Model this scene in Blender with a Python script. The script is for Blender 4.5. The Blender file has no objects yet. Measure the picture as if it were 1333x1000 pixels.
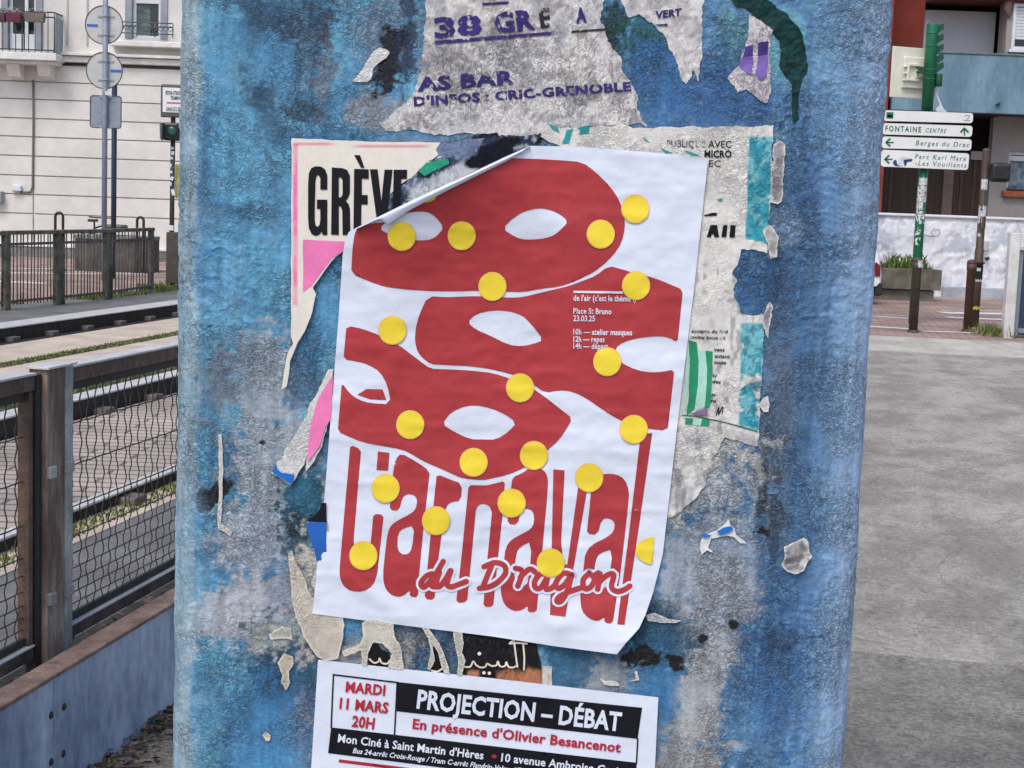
import bpy, bmesh, math, random
import numpy as np
from mathutils import Vector, Matrix
from mathutils.geometry import delaunay_2d_cdt
random.seed(7)
S = bpy.context.scene
COL = S.collection
# ------------------------------------------------------------------ camera, world, sun, exposure
FPX, CX, CY = 2000.0, 666.5, 500.0            # focal length and centre, in pixels of the 1333 px wide photo
CAMZ, PITCH, ROLL = 1.4, math.radians(6.6), math.radians(2.1)
cam = bpy.data.cameras.new('camera'); co = bpy.data.objects.new('camera', cam); COL.objects.link(co)
cam.sensor_width = 36.0; cam.lens = 36.0 * FPX / 1333.0
cam.clip_start = 0.05; cam.clip_end = 1500
RM = Matrix.Rotation(math.pi / 2 - PITCH, 3, 'X') @ Matrix.Rotation(ROLL, 3, 'Z')
co.matrix_world = Matrix.Translation((0, 0, CAMZ)) @ RM.to_4x4()
S.camera = co
SUN_EL, SUN_AZ = math.radians(56), math.radians(-158)   # azimuth from +Y clockwise: high, behind the camera, a little to the left
w = bpy.data.worlds.new('World'); S.world = w; w.use_nodes = True
nt = w.node_tree; bg = nt.nodes['Background']
sky = nt.nodes.new('ShaderNodeTexSky'); sky.sky_type = 'NISHITA'; sky.sun_disc = False
sky.sun_elevation = SUN_EL; sky.sun_rotation = SUN_AZ; sky.air_density = 1.0; sky.dust_density = 3.0; sky.ozone_density = 1.0
nt.links.new(sky.outputs[0], bg.inputs[0]); bg.inputs[1].default_value = 0.15
sl = bpy.data.lights.new('sun', 'SUN'); sl.energy = 1.1; sl.angle = math.radians(20); sl.color = (1.0, 0.96, 0.9)
so = bpy.data.objects.new('sun', sl); COL.objects.link(so)
sd = Vector((math.sin(SUN_AZ) * math.cos(SUN_EL), math.cos(SUN_AZ) * math.cos(SUN_EL), math.sin(SUN_EL)))
so.rotation_euler = sd.to_track_quat('Z', 'Y').to_euler(); so.location = (0, -5, 12)
S.view_settings.view_transform = 'Standard'; S.view_settings.look = 'None'
S.view_settings.gamma = 1; S.view_settings.exposure = 0.42
try: S.view_settings.use_curve_mapping = False
except Exception: pass

# ------------------------------------------------------------------ helpers
MN = np.array(RM)
CAMV = np.array([0, 0, CAMZ])
def srgb(r, g, b):
    f = lambda c: (c / 12.92 if c <= 0.04045 else ((c + 0.055) / 1.055) ** 2.4)
    return (f(r / 255), f(g / 255), f(b / 255))
def rays(p):                                   # pixels of the photo -> directions, N x 3
    p = np.asarray(p, float).reshape(-1, 2)
    q = np.stack([(p[:, 0] - CX) / FPX, -(p[:, 1] - CY) / FPX, -np.ones(len(p))], 1)
    return q @ MN.T
def to_px(P):
    q = (np.asarray(P) - CAMV) @ MN
    return np.stack([CX + FPX * q[:, 0] / -q[:, 2], CY - FPX * q[:, 1] / -q[:, 2]], 1)
def on_y(p, Y):
    d = rays(p); return CAMV + d * (np.asarray(Y).reshape(-1, 1) / d[:, 1:2])
def aty(x, y, Y): return Vector(on_y([(x, y)], Y)[0])
def on_z(p, Z=0.0):
    d = rays(p); return CAMV + d * ((Z - CAMZ) / d[:, 2:3])
def atz(x, y, Z=0.0): return Vector(on_z([(x, y)], Z)[0])

def _h(ix, iy, seed):
    n = (ix.astype(np.int64) * 374761393 + iy.astype(np.int64) * 668265263 + seed * 974634777) & 0xffffffff
    n = ((n ^ (n >> 13)) * 1274126177) & 0xffffffff
    n = n ^ (n >> 16)
    return (n & 0xffff) / 65535.0
def vn(x, y, seed=0):                          # value noise, 0..1
    x = np.asarray(x, float); y = np.asarray(y, float)
    ix = np.floor(x).astype(np.int64); iy = np.floor(y).astype(np.int64)
    fx = x - ix; fy = y - iy
    fx = fx * fx * fx * (fx * (fx * 6 - 15) + 10); fy = fy * fy * fy * (fy * (fy * 6 - 15) + 10)
    a = _h(ix, iy, seed); b = _h(ix + 1, iy, seed); c = _h(ix, iy + 1, seed); d = _h(ix + 1, iy + 1, seed)
    return (a * (1 - fx) + b * fx) * (1 - fy) + (c * (1 - fx) + d * fx) * fy
def fbm(x, y, seed=0, o=4, g=0.5):
    t = 0; a = 1; s = 0
    for k in range(o):
        t = t + a * vn(x * 2 ** k + 17.3 * k, y * 2 ** k - 9.1 * k, seed + k); s += a; a *= g
    return t / s
def ridge(x, y, seed=0, o=3):
    t = 0; a = 1; s = 0
    for k in range(o):
        t = t + a * (1 - np.abs(2 * vn(x * 2 ** k + 5.7 * k, y * 2 ** k + 3.3 * k, seed + k) - 1)) ** 2; s += a; a *= 0.5
    return t / s
def sst(a, b, v): t = np.clip((v - a) / (b - a), 0, 1); return t * t * (3 - 2 * t)

# ---- objects
def link(name, me, m=None, parent=None):
    o = bpy.data.objects.new(name, me); COL.objects.link(o)
    if m is not None:
        for mm in (m if isinstance(m, (list, tuple)) else [m]): me.materials.append(mm)
    if parent is not None: o.parent = parent
    return o
def tag(o, label, cat, group=None):
    o['label'] = label; o['category'] = cat
    if group: o['group'] = group
    return o
def thing(name, label, cat, loc=(0, 0, 0), group=None):
    o = bpy.data.objects.new(name, None); COL.objects.link(o); o.empty_display_size = 0.1
    o.location = loc; return tag(o, label, cat, group)
def part(name, mb, m, parent, label=None):
    """mesh in world coordinates as a child of a thing standing at its own base"""
    me = mb.mesh(name)
    off = parent.location if parent.parent is None else parent.parent.location + parent.location
    me.transform(Matrix.Translation(-Vector(off)))
    o = link(name, me, m, parent)
    if label: o['label'] = label
    return o
class MB:
    def __init__(s): s.v = []; s.f = []; s.mi = []; s.sm = []
    def add(s, vs, fs, mi=0, sm=False):
        n = len(s.v); s.v += [tuple(v) for v in vs]
        for f in fs: s.f.append([n + i for i in f]); s.mi.append(mi); s.sm.append(sm)
        return s
    def box(s, c, d, rz=0.0, mi=0, tilt=None, bev=0.0):
        bm = bmesh.new(); bmesh.ops.create_cube(bm, size=1)
        for v in bm.verts: v.co = Vector((v.co.x * d[0], v.co.y * d[1], v.co.z * d[2]))
        if bev: bmesh.ops.bevel(bm, geom=list(bm.edges), offset=bev, segments=2, affect='EDGES', profile=0.5)
        R = Matrix.Rotation(rz, 3, 'Z') if tilt is None else tilt
        bm.verts.index_update()
        s.add([R @ v.co + Vector(c) for v in bm.verts], [[v.index for v in f.verts] for f in bm.faces], mi)
        bm.free(); return s
    def tube(s, pts, r, n=10, mi=0, caps=True, closed=False):
        pts = [Vector(p) for p in pts]; rr = r if isinstance(r, (list, tuple)) else [r] * len(pts)
        rings = []
        up = None
        for i, p in enumerate(pts):
            a = pts[i - 1] if i > 0 else (pts[-1] if closed else p); b = pts[i + 1] if i < len(pts) - 1 else (pts[0] if closed else p)
            t = (b - a).normalized()
            if up is None:
                up = t.orthogonal().normalized()
            up = (up - t * up.dot(t)).normalized(); sd_ = t.cross(up)
            rings.append([p + (up * math.cos(2 * math.pi * k / n) + sd_ * math.sin(2 * math.pi * k / n)) * rr[i] for k in range(n)])
        vs = [v for rg in rings for v in rg]; fs = []
        m_ = len(rings)
        for i in range(m_ if closed else m_ - 1):
            for k in range(n):
                j = (i + 1) % m_
                fs.append([i * n + k, i * n + (k + 1) % n, j * n + (k + 1) % n, j * n + k])
        s.add(vs, fs, mi, True)
        if caps and not closed:
            n0 = len(s.v) - len(vs)
            s.f.append([n0 + k for k in range(n)][::-1]); s.mi.append(mi); s.sm.append(False)
            s.f.append([n0 + (m_ - 1) * n + k for k in range(n)]); s.mi.append(mi); s.sm.append(False)
        return s
    def lathe(s, c, prof, n=24, mi=0, axis='Z', sm=True):
        """prof: (r, h) pairs along the axis"""
        vs = []; fs = []
        for r, h in prof:
            for k in range(n):
                a = 2 * math.pi * k / n
                if axis == 'Z': vs.append((c[0] + r * math.cos(a), c[1] + r * math.sin(a), c[2] + h))
                elif axis == 'Y': vs.append((c[0] + r * math.cos(a), c[1] + h, c[2] + r * math.sin(a)))
                else: vs.append((c[0] + h, c[1] + r * math.cos(a), c[2] + r * math.sin(a)))
        for i in range(len(prof) - 1):
            for k in range(n):
                fs.append([i * n + k, i * n + (k + 1) % n, (i + 1) * n + (k + 1) % n, (i + 1) * n + k])
        s.add(vs, fs, mi, sm)
        n0 = len(s.v) - len(vs)
        s.f.append([n0 + k for k in range(n)][::-1]); s.mi.append(mi); s.sm.append(False)
        s.f.append([n0 + (len(prof) - 1) * n + k for k in range(n)]); s.mi.append(mi); s.sm.append(False)
        return s
    def prism(s, loop, d, mi=0):
        """closed 3D loop pushed along vector d"""
        loop = [Vector(p) for p in loop]; n = len(loop); d = Vector(d)
        vs = loop + [p + d for p in loop]
        fs = [list(range(n))[::-1], list(range(n, 2 * n))] + [[i, (i + 1) % n, n + (i + 1) % n, n + i] for i in range(n)]
        return s.add(vs, fs, mi)
    def mesh(s, name):
        me = bpy.data.meshes.new(name); me.from_pydata(s.v, [], s.f); me.update()
        me.polygons.foreach_set('material_index', s.mi); me.polygons.foreach_set('use_smooth', s.sm)
        bm = bmesh.new(); bm.from_mesh(me); bmesh.ops.recalc_face_normals(bm, faces=bm.faces); bm.to_mesh(me); bm.free()
        return me

# ---- materials
def mat(name, col, rough=0.8, var=0.15, scale=8.0, bump=0.0, bscale=None, metal=0.0, col2=None, stretch=(1, 1, 1), spec=0.5, edge=(0.4, 0.62), gscale=None, grain=None):
    m = bpy.data.materials.new(name); m.use_nodes = True; n = m.node_tree; L = n.links
    b = n.nodes['Principled BSDF']; b.inputs['Roughness'].default_value = rough; b.inputs['Metallic'].default_value = metal
    b.inputs['Specular IOR Level'].default_value = spec
    tc = n.nodes.new('ShaderNodeTexCoord'); mp = n.nodes.new('ShaderNodeMapping'); mp.inputs['Scale'].default_value = stretch
    L.new(tc.outputs['Object'], mp.inputs[0])
    nz = n.nodes.new('ShaderNodeTexNoise'); nz.inputs['Scale'].default_value = scale; nz.inputs['Detail'].default_value = 8; nz.inputs['Roughness'].default_value = 0.65
    L.new(mp.outputs[0], nz.inputs[0])
    cr = n.nodes.new('ShaderNodeValToRGB'); cr.color_ramp.elements[0].position = edge[0]; cr.color_ramp.elements[1].position = edge[1]
    if col2 is None: c0 = tuple(max(0, c * (1 - var)) for c in col); c1 = tuple(min(1, c * (1 + var)) for c in col)
    else: c0, c1 = col2, col
    cr.color_ramp.elements[0].color = (*c0, 1); cr.color_ramp.elements[1].color = (*c1, 1)
    L.new(nz.outputs[0], cr.inputs[0])
    nz2 = n.nodes.new('ShaderNodeTexNoise'); nz2.inputs['Scale'].default_value = gscale or scale * 9; nz2.inputs['Detail'].default_value = 4
    L.new(mp.outputs[0], nz2.inputs[0])
    mr = n.nodes.new('ShaderNodeMapRange'); mr.inputs[1].default_value = 0.3; mr.inputs[2].default_value = 0.7
    gr_ = grain or var * 0.6; mr.inputs[3].default_value = 1 - gr_; mr.inputs[4].default_value = 1 + gr_
    L.new(nz2.outputs[0], mr.inputs[0])
    mx = n.nodes.new('ShaderNodeVectorMath'); mx.operation = 'SCALE'; L.new(cr.outputs[0], mx.inputs[0]); L.new(mr.outputs[0], mx.inputs['Scale'])
    L.new(mx.outputs[0], b.inputs['Base Color'])
    if bump:
        bp = n.nodes.new('ShaderNodeBump'); bp.inputs['Strength'].default_value = 1.0; bp.inputs['Distance'].default_value = bump
        nb = n.nodes.new('ShaderNodeTexNoise'); nb.inputs['Scale'].default_value = bscale or scale * 6; nb.inputs['Detail'].default_value = 6
        L.new(mp.outputs[0], nb.inputs[0]); L.new(nb.outputs[0], bp.inputs['Height']); L.new(bp.outputs[0], b.inputs['Normal'])
    return m
def attr_mat(name, rough=0.75, bump=0.0006, bscale=260, var=0.25, spec=0.4, aniso=(1, 1, 1), crack=0.0, pale=0.0, cscale=150, cbump=0.0008, streak=0.0):
    """colour carried by the mesh (paint, ink and wear), broken up by fine noise and by dirt in the cracks of the crinkled skin"""
    m = bpy.data.materials.new(name); m.use_nodes = True; n = m.node_tree; L = n.links
    b = n.nodes['Principled BSDF']; b.inputs['Roughness'].default_value = rough; b.inputs['Specular IOR Level'].default_value = spec
    at = n.nodes.new('ShaderNodeAttribute'); at.attribute_name = 'Col'
    tc = n.nodes.new('ShaderNodeTexCoord'); mp = n.nodes.new('ShaderNodeMapping'); mp.inputs['Scale'].default_value = aniso
    L.new(tc.outputs['Object'], mp.inputs[0])
    def noise(sc, det, dist=0.0, off=0.0):
        z = n.nodes.new('ShaderNodeTexNoise'); z.inputs['Scale'].default_value = sc; z.inputs['Detail'].default_value = det; z.inputs['Distortion'].default_value = dist
        if off:
            ad = n.nodes.new('ShaderNodeVectorMath'); ad.inputs[1].default_value = (off, off * .7, off * 1.3); L.new(mp.outputs[0], ad.inputs[0]); L.new(ad.outputs[0], z.inputs[0])
        else: L.new(mp.outputs[0], z.inputs[0])
        return z.outputs[0]
    def math_(op, a, b_=None, c=None):
        z = n.nodes.new('ShaderNodeMath'); z.operation = op
        for i, v in enumerate((a, b_, c)):
            if v is None: continue
            if isinstance(v, (int, float)): z.inputs[i].default_value = v
            else: L.new(v, z.inputs[i])
        return z.outputs[0]
    def rng(v, a, b_, c, d, smooth=True):
        z = n.nodes.new('ShaderNodeMapRange'); z.interpolation_type = 'SMOOTHSTEP' if smooth else 'LINEAR'
        for i, q in enumerate((a, b_, c, d)): z.inputs[i + 1].default_value = q
        L.new(v, z.inputs[0]); return z.outputs[0]
    def scale(v, f):
        z = n.nodes.new('ShaderNodeVectorMath'); z.operation = 'SCALE'; L.new(v, z.inputs[0]); L.new(f, z.inputs['Scale']); return z.outputs[0]
    fine = noise(bscale, 5, .8)
    col = scale(at.outputs[0], rng(fine, .3, .7, 1 - var, 1 + var, False))
    height = math_('MULTIPLY', fine, bump)
    if streak:
        mv = n.nodes.new('ShaderNodeMapping'); mv.inputs['Scale'].default_value = (1, 1, .09); L.new(tc.outputs['Object'], mv.inputs[0])
        zs_ = n.nodes.new('ShaderNodeTexNoise'); zs_.inputs['Scale'].default_value = 120; zs_.inputs['Detail'].default_value = 5; L.new(mv.outputs[0], zs_.inputs[0])
        col = scale(col, rng(zs_.outputs[0], .32, .68, 1 - streak, 1 + streak, False)); height = math_('ADD', height, math_('MULTIPLY', zs_.outputs[0], .0007))
    if crack:
        f1 = noise(cscale, 4.5, 1.1); d1 = math_('ABSOLUTE', math_('SUBTRACT', f1, .5))
        f2 = noise(cscale * 1.5, 4, .6, 3.1); d2 = math_('ABSOLUTE', math_('SUBTRACT', f2, .5))
        where = rng(noise(cscale * .09, 5, .6, 7.7), .38, .60, .14, 1.0)
        l1 = rng(d1, .004, .06, 1, 0); l2 = rng(d2, 0, .045, 1, 0)
        col = scale(col, math_('SUBTRACT', 1.0, math_('MULTIPLY', math_('MULTIPLY', l1, where), crack)))
        if pale:
            mx = n.nodes.new('ShaderNodeMix'); mx.data_type = 'RGBA'; L.new(math_('MULTIPLY', math_('MULTIPLY', l2, where), pale), mx.inputs[0]); L.new(col, mx.inputs[6])
            ad = n.nodes.new('ShaderNodeVectorMath'); ad.operation = 'MULTIPLY_ADD'; L.new(col, ad.inputs[0]); ad.inputs[1].default_value = (1.35, 1.35, 1.35); ad.inputs[2].default_value = (.16, .17, .18); L.new(ad.outputs[0], mx.inputs[7]); col = mx.outputs[2]
        hh = math_('SUBTRACT', math_('MINIMUM', math_('MULTIPLY', d1, 6.0), 1.0), math_('MULTIPLY', l2, -.5))
        height = math_('ADD', height, math_('MULTIPLY', math_('MULTIPLY', hh, where), cbump))
    L.new(col, b.inputs['Base Color'])
    bp = n.nodes.new('ShaderNodeBump'); bp.inputs['Strength'].default_value = 1.0; bp.inputs['Distance'].default_value = 1.0
    L.new(height, bp.inputs['Height']); L.new(bp.outputs[0], b.inputs['Normal'])
    return m
def worn_ink(name, col, keep=0.42, scale=150):
    """ink that has flaked off the paper in places"""
    m = mat(name, col, 0.8, 0.3, 60); n = m.node_tree; L = n.links
    out = n.nodes['Material Output']; b = n.nodes['Principled BSDF']
    tc = n.nodes.new('ShaderNodeTexCoord'); nz = n.nodes.new('ShaderNodeTexNoise'); nz.inputs['Scale'].default_value = scale; nz.inputs['Detail'].default_value = 5
    L.new(tc.outputs['Object'], nz.inputs[0])
    cr = n.nodes.new('ShaderNodeValToRGB'); cr.color_ramp.elements[0].position = keep - 0.04; cr.color_ramp.elements[1].position = keep + 0.04
    L.new(nz.outputs[0], cr.inputs[0])
    tr = n.nodes.new('ShaderNodeBsdfTransparent'); ms = n.nodes.new('ShaderNodeMixShader')
    L.new(cr.outputs[0], ms.inputs[0]); L.new(tr.outputs[0], ms.inputs[1]); L.new(b.outputs[0], ms.inputs[2]); L.new(ms.outputs[0], out.inputs[0])
    return m
def set_col(me, cols):
    a = me.color_attributes.new('Col', 'FLOAT_COLOR', 'POINT')
    c = np.ones((len(cols), 4), np.float32); c[:, :3] = cols
    a.data.foreach_set('color', c.ravel())

# ---- flat artwork: polygons and lettering in photo pixels, laid on a surface
def pip(pts, poly):
    x, y = pts[:, 0], pts[:, 1]; r = np.zeros(len(pts), bool); n = len(poly)
    for i in range(n):
        x1, y1 = poly[i]; x2, y2 = poly[(i + 1) % n]
        if y1 == y2: continue
        c = ((y1 > y) != (y2 > y)) & (x < (x2 - x1) * (y - y1) / (y2 - y1) + x1); r ^= c
    return r
def densify(poly, step, closed=True):
    out = []; n = len(poly)
    for i in range(n if closed else n - 1):
        a = np.array(poly[i], float); b = np.array(poly[(i + 1) % n], float)
        k = max(1, int(np.linalg.norm(b - a) / step))
        for j in range(k): out.append(tuple(a + (b - a) * j / k))
    if not closed: out.append(tuple(poly[-1]))
    return out
def smooth(poly, it=1):
    for _ in range(it):
        q = []; n = len(poly)
        for i in range(n):
            a = np.array(poly[i], float); b = np.array(poly[(i + 1) % n], float)
            q += [tuple(a * 0.75 + b * 0.25), tuple(a * 0.25 + b * 0.75)]
        poly = q
    return poly
def tear(poly, amp=4, seed=1, step=2.5, edges=None):
    """ragged paper edge: pixels pushed about by noise"""
    p = np.array(densify(poly, step)); s = np.arange(len(p)) * step
    dx = (fbm(p[:, 0] / 18, p[:, 1] / 18, seed, 4, 0.6) - 0.5) * 2 * amp; dy = (fbm(p[:, 0] / 18, p[:, 1] / 18, seed + 50, 4, 0.6) - 0.5) * 2 * amp
    return [tuple(q) for q in np.stack([p[:, 0] + dx, p[:, 1] + dy], 1)]
def fill(polys, holes=(), step=6.0):
    """triangulate px polygons with an inner grid so that they follow a curved sheet"""
    V = []; T = []
    for poly in polys:
        hs = [h for h in holes if pip(np.array([h[0]], float), poly)[0]]
        loops = [densify(poly, step)] + [densify(h, step) for h in hs]
        vs = []; es = []
        for lp in loops:
            n0 = len(vs); vs += [Vector((float(a), float(b))) for a, b in lp]
            es += [(n0 + i, n0 + (i + 1) % len(lp)) for i in range(len(lp))]
        arr = np.array(poly, float); lo = arr.min(0); hi = arr.max(0)
        gx, gy = np.meshgrid(np.arange(lo[0] + step / 2, hi[0], step), np.arange(lo[1] + step / 2, hi[1], step))
        g = np.stack([gx.ravel(), gy.ravel()], 1)
        if len(g):
            k = pip(g, poly)
            for h in hs: k &= ~pip(g, h)
            g = g[k]; vs += [Vector((float(a), float(b))) for a, b in g]
        r = delaunay_2d_cdt(vs, es, [], 0, 1e-5)
        ov = np.array([(v.x, v.y) for v in r[0]]); tr = np.array([list(f) for f in r[2]])
        c = ov[tr].mean(1); k = pip(c, poly)
        for h in hs: k &= ~pip(c, h)
        n0 = sum(len(x) for x in V); V.append(ov); T.append(tr[k] + n0)
    return np.concatenate(V), np.concatenate(T)
def sheet_mesh(name, V, T, surf, off=0.0):
    P = surf(V, off)
    me = bpy.data.meshes.new(name); me.from_pydata([tuple(p) for p in P], [], [tuple(int(i) for i in t[::-1]) for t in T]); me.update()
    me.polygons.foreach_set('use_smooth', [True] * len(me.polygons))
    bm = bmesh.new(); bm.from_mesh(me)
    bmesh.ops.delete(bm, geom=[v for v in bm.verts if not v.link_faces], context='VERTS')
    for f in bm.faces:
        if f.normal.y > 0: f.normal_flip()
    bm.to_mesh(me); bm.free(); return me
def thicken(me, t=0.0003):
    """give a sheet of paper its back and its edge"""
    bm = bmesh.new(); bm.from_mesh(me)
    g = bmesh.ops.extrude_face_region(bm, geom=list(bm.faces), use_keep_orig=True)
    nv = [e for e in g['geom'] if isinstance(e, bmesh.types.BMVert)]
    for v in nv: v.co.y += t
    bm.faces.ensure_lookup_table()
    bmesh.ops.recalc_face_normals(bm, faces=bm.faces)
    for e in bm.edges:
        if len(e.link_faces) == 2 and e.link_faces[0].normal.dot(e.link_faces[1].normal) < .5: e.smooth = False
    bm.to_mesh(me); bm.free(); return me
def art(name, polys, surf, m, parent=None, holes=(), off=0.0003, step=6.0, colf=None, thick=0.0):
    V, T = fill(polys, holes, step)
    me = sheet_mesh(name, V, T, surf, off)
    if thick: thicken(me, thick)
    if colf is not None:
        co_ = np.empty(len(me.vertices) * 3); me.vertices.foreach_get('co', co_)
        px = to_px(co_.reshape(-1, 3)); set_col(me, colf(px[:, 0], px[:, 1]))
    return link(name, me, m, parent)
def ribbon(pts, w_):
    """a pen stroke as a px polygon with round ends"""
    p = np.array(pts, float)
    q = [p[0]]
    for i in range(len(p) - 1):                       # Catmull-Rom
        a = p[max(i - 1, 0)]; b = p[i]; c = p[i + 1]; d = p[min(i + 2, len(p) - 1)]
        for t in (0.25, 0.5, 0.75, 1.0):
            q.append(0.5 * ((2 * b) + (c - a) * t + (2 * a - 5 * b + 4 * c - d) * t * t + (3 * b - a - 3 * c + d) * t ** 3))
    q = np.array(q); L_ = []; R_ = []
    for i in range(len(q)):
        t = q[min(i + 1, len(q) - 1)] - q[max(i - 1, 0)]; t = t / (np.linalg.norm(t) + 1e-9); n = np.array([-t[1], t[0]])
        ww = w_[0] + (w_[1] - w_[0]) * i / (len(q) - 1) if isinstance(w_, tuple) else w_
        L_.append(q[i] + n * ww / 2); R_.append(q[i] - n * ww / 2)
    V = np.array(L_ + R_); n = len(q); T = []
    for i in range(n - 1): T += [(i, i + 1, n + i + 1), (i, n + i + 1, n + i)]
    return V, np.array(T)
def strokes(name, lines, w_, surf, m, parent, off):
    V = []; T = []; n = 0
    for k, l in enumerate(lines):
        a, b = ribbon(l, w_); 
        V.append(a); T.append(b + n); n += len(a)
        ww = max(w_) if isinstance(w_, tuple) else w_
        for e in (l[0], l[-1]):
            cc = np.array([(e[0] + ww / 2 * math.cos(t * math.pi / 5), e[1] + ww / 2 * math.sin(t * math.pi / 5)) for t in range(10)])
            V.append(cc); T.append(np.array([(0, i, i + 1) for i in range(1, 9)]) + n); n += 10
    V = np.concatenate(V); T = np.concatenate(T)
    me = sheet_mesh(name, V, T, lambda v, o: surf(v, o), off)
    return link(name, me, m, parent)
_cap = [None]
def text_tris(s, bold, space=1.0):
    cu = bpy.data.curves.new('lettering', 'FONT'); cu.body = s; cu.size = 1.0; cu.offset = bold; cu.resolution_u = 2
    cu.space_character = (1.0 + bold * 1.2) * space
    ob = bpy.data.objects.new('lettering', cu); COL.objects.link(ob)
    dg = bpy.context.evaluated_depsgraph_get(); dg.update()
    me = bpy.data.meshes.new_from_object(ob.evaluated_get(dg), depsgraph=dg)
    bpy.data.objects.remove(ob); bpy.data.curves.remove(cu)
    return me
def text(name, s, p0, p1, cap, surf, m, parent, bold=0.0, shear=0.0, off=0.0003, cut=7.0, rot=None, lab=None, space=1.0):
    """one line of lettering: baseline from p0 to p1 in photo px, capitals cap px high"""
    if _cap[0] is None:
        t = text_tris('H', 0.0); _cap[0] = max(v.co.y for v in t.vertices)
    me = text_tris(s, bold, space)
    n = len(me.vertices)
    if n == 0: return None
    c = np.empty(n * 3); me.vertices.foreach_get('co', c); c = c.reshape(-1, 3)
    x0, x1 = c[:, 0].min(), c[:, 0].max(); u = (c[:, 0] - x0) / (x1 - x0); v = c[:, 1] / (_cap[0] + bold * 0.5)
    p0 = np.array(p0, float); p1 = np.array(p1, float); d = p1 - p0; L_ = np.linalg.norm(d); e = d / L_
    up = np.array([e[1], -e[0]])
    px = p0 + np.outer(u, d) + np.outer(v * cap, up) + np.outer(v * cap * shear, e)
    me.vertices.foreach_set('co', np.column_stack([px, np.zeros(n)]).ravel()); me.update()
    if cut:
        bm = bmesh.new(); bm.from_mesh(me)
        lo = px.min(0); hi = px.max(0)
        for ax in (0, 1):
            k = math.ceil(lo[ax] / cut) * cut
            while k < hi[ax]:
                pc = [0, 0, 0]; pc[ax] = k; pn = [0, 0, 0]; pn[ax] = 1
                bmesh.ops.bisect_plane(bm, geom=bm.verts[:] + bm.edges[:] + bm.faces[:], plane_co=pc, plane_no=pn); k += cut
        bm.to_mesh(me); bm.free()
    n = len(me.vertices); c = np.empty(n * 3); me.vertices.foreach_get('co', c); c = c.reshape(-1, 3)
    me.vertices.foreach_set('co', np.asarray(surf(c[:, :2], off)).ravel()); me.update()
    bm = bmesh.new(); bm.from_mesh(me)
    for f in bm.faces:
        if f.normal.y > 0: f.normal_flip()
    bm.to_mesh(me); bm.free()
    me.name = name
    o = link(name, me, m, parent)
    if lab: o['label'] = lab
    return o

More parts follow.
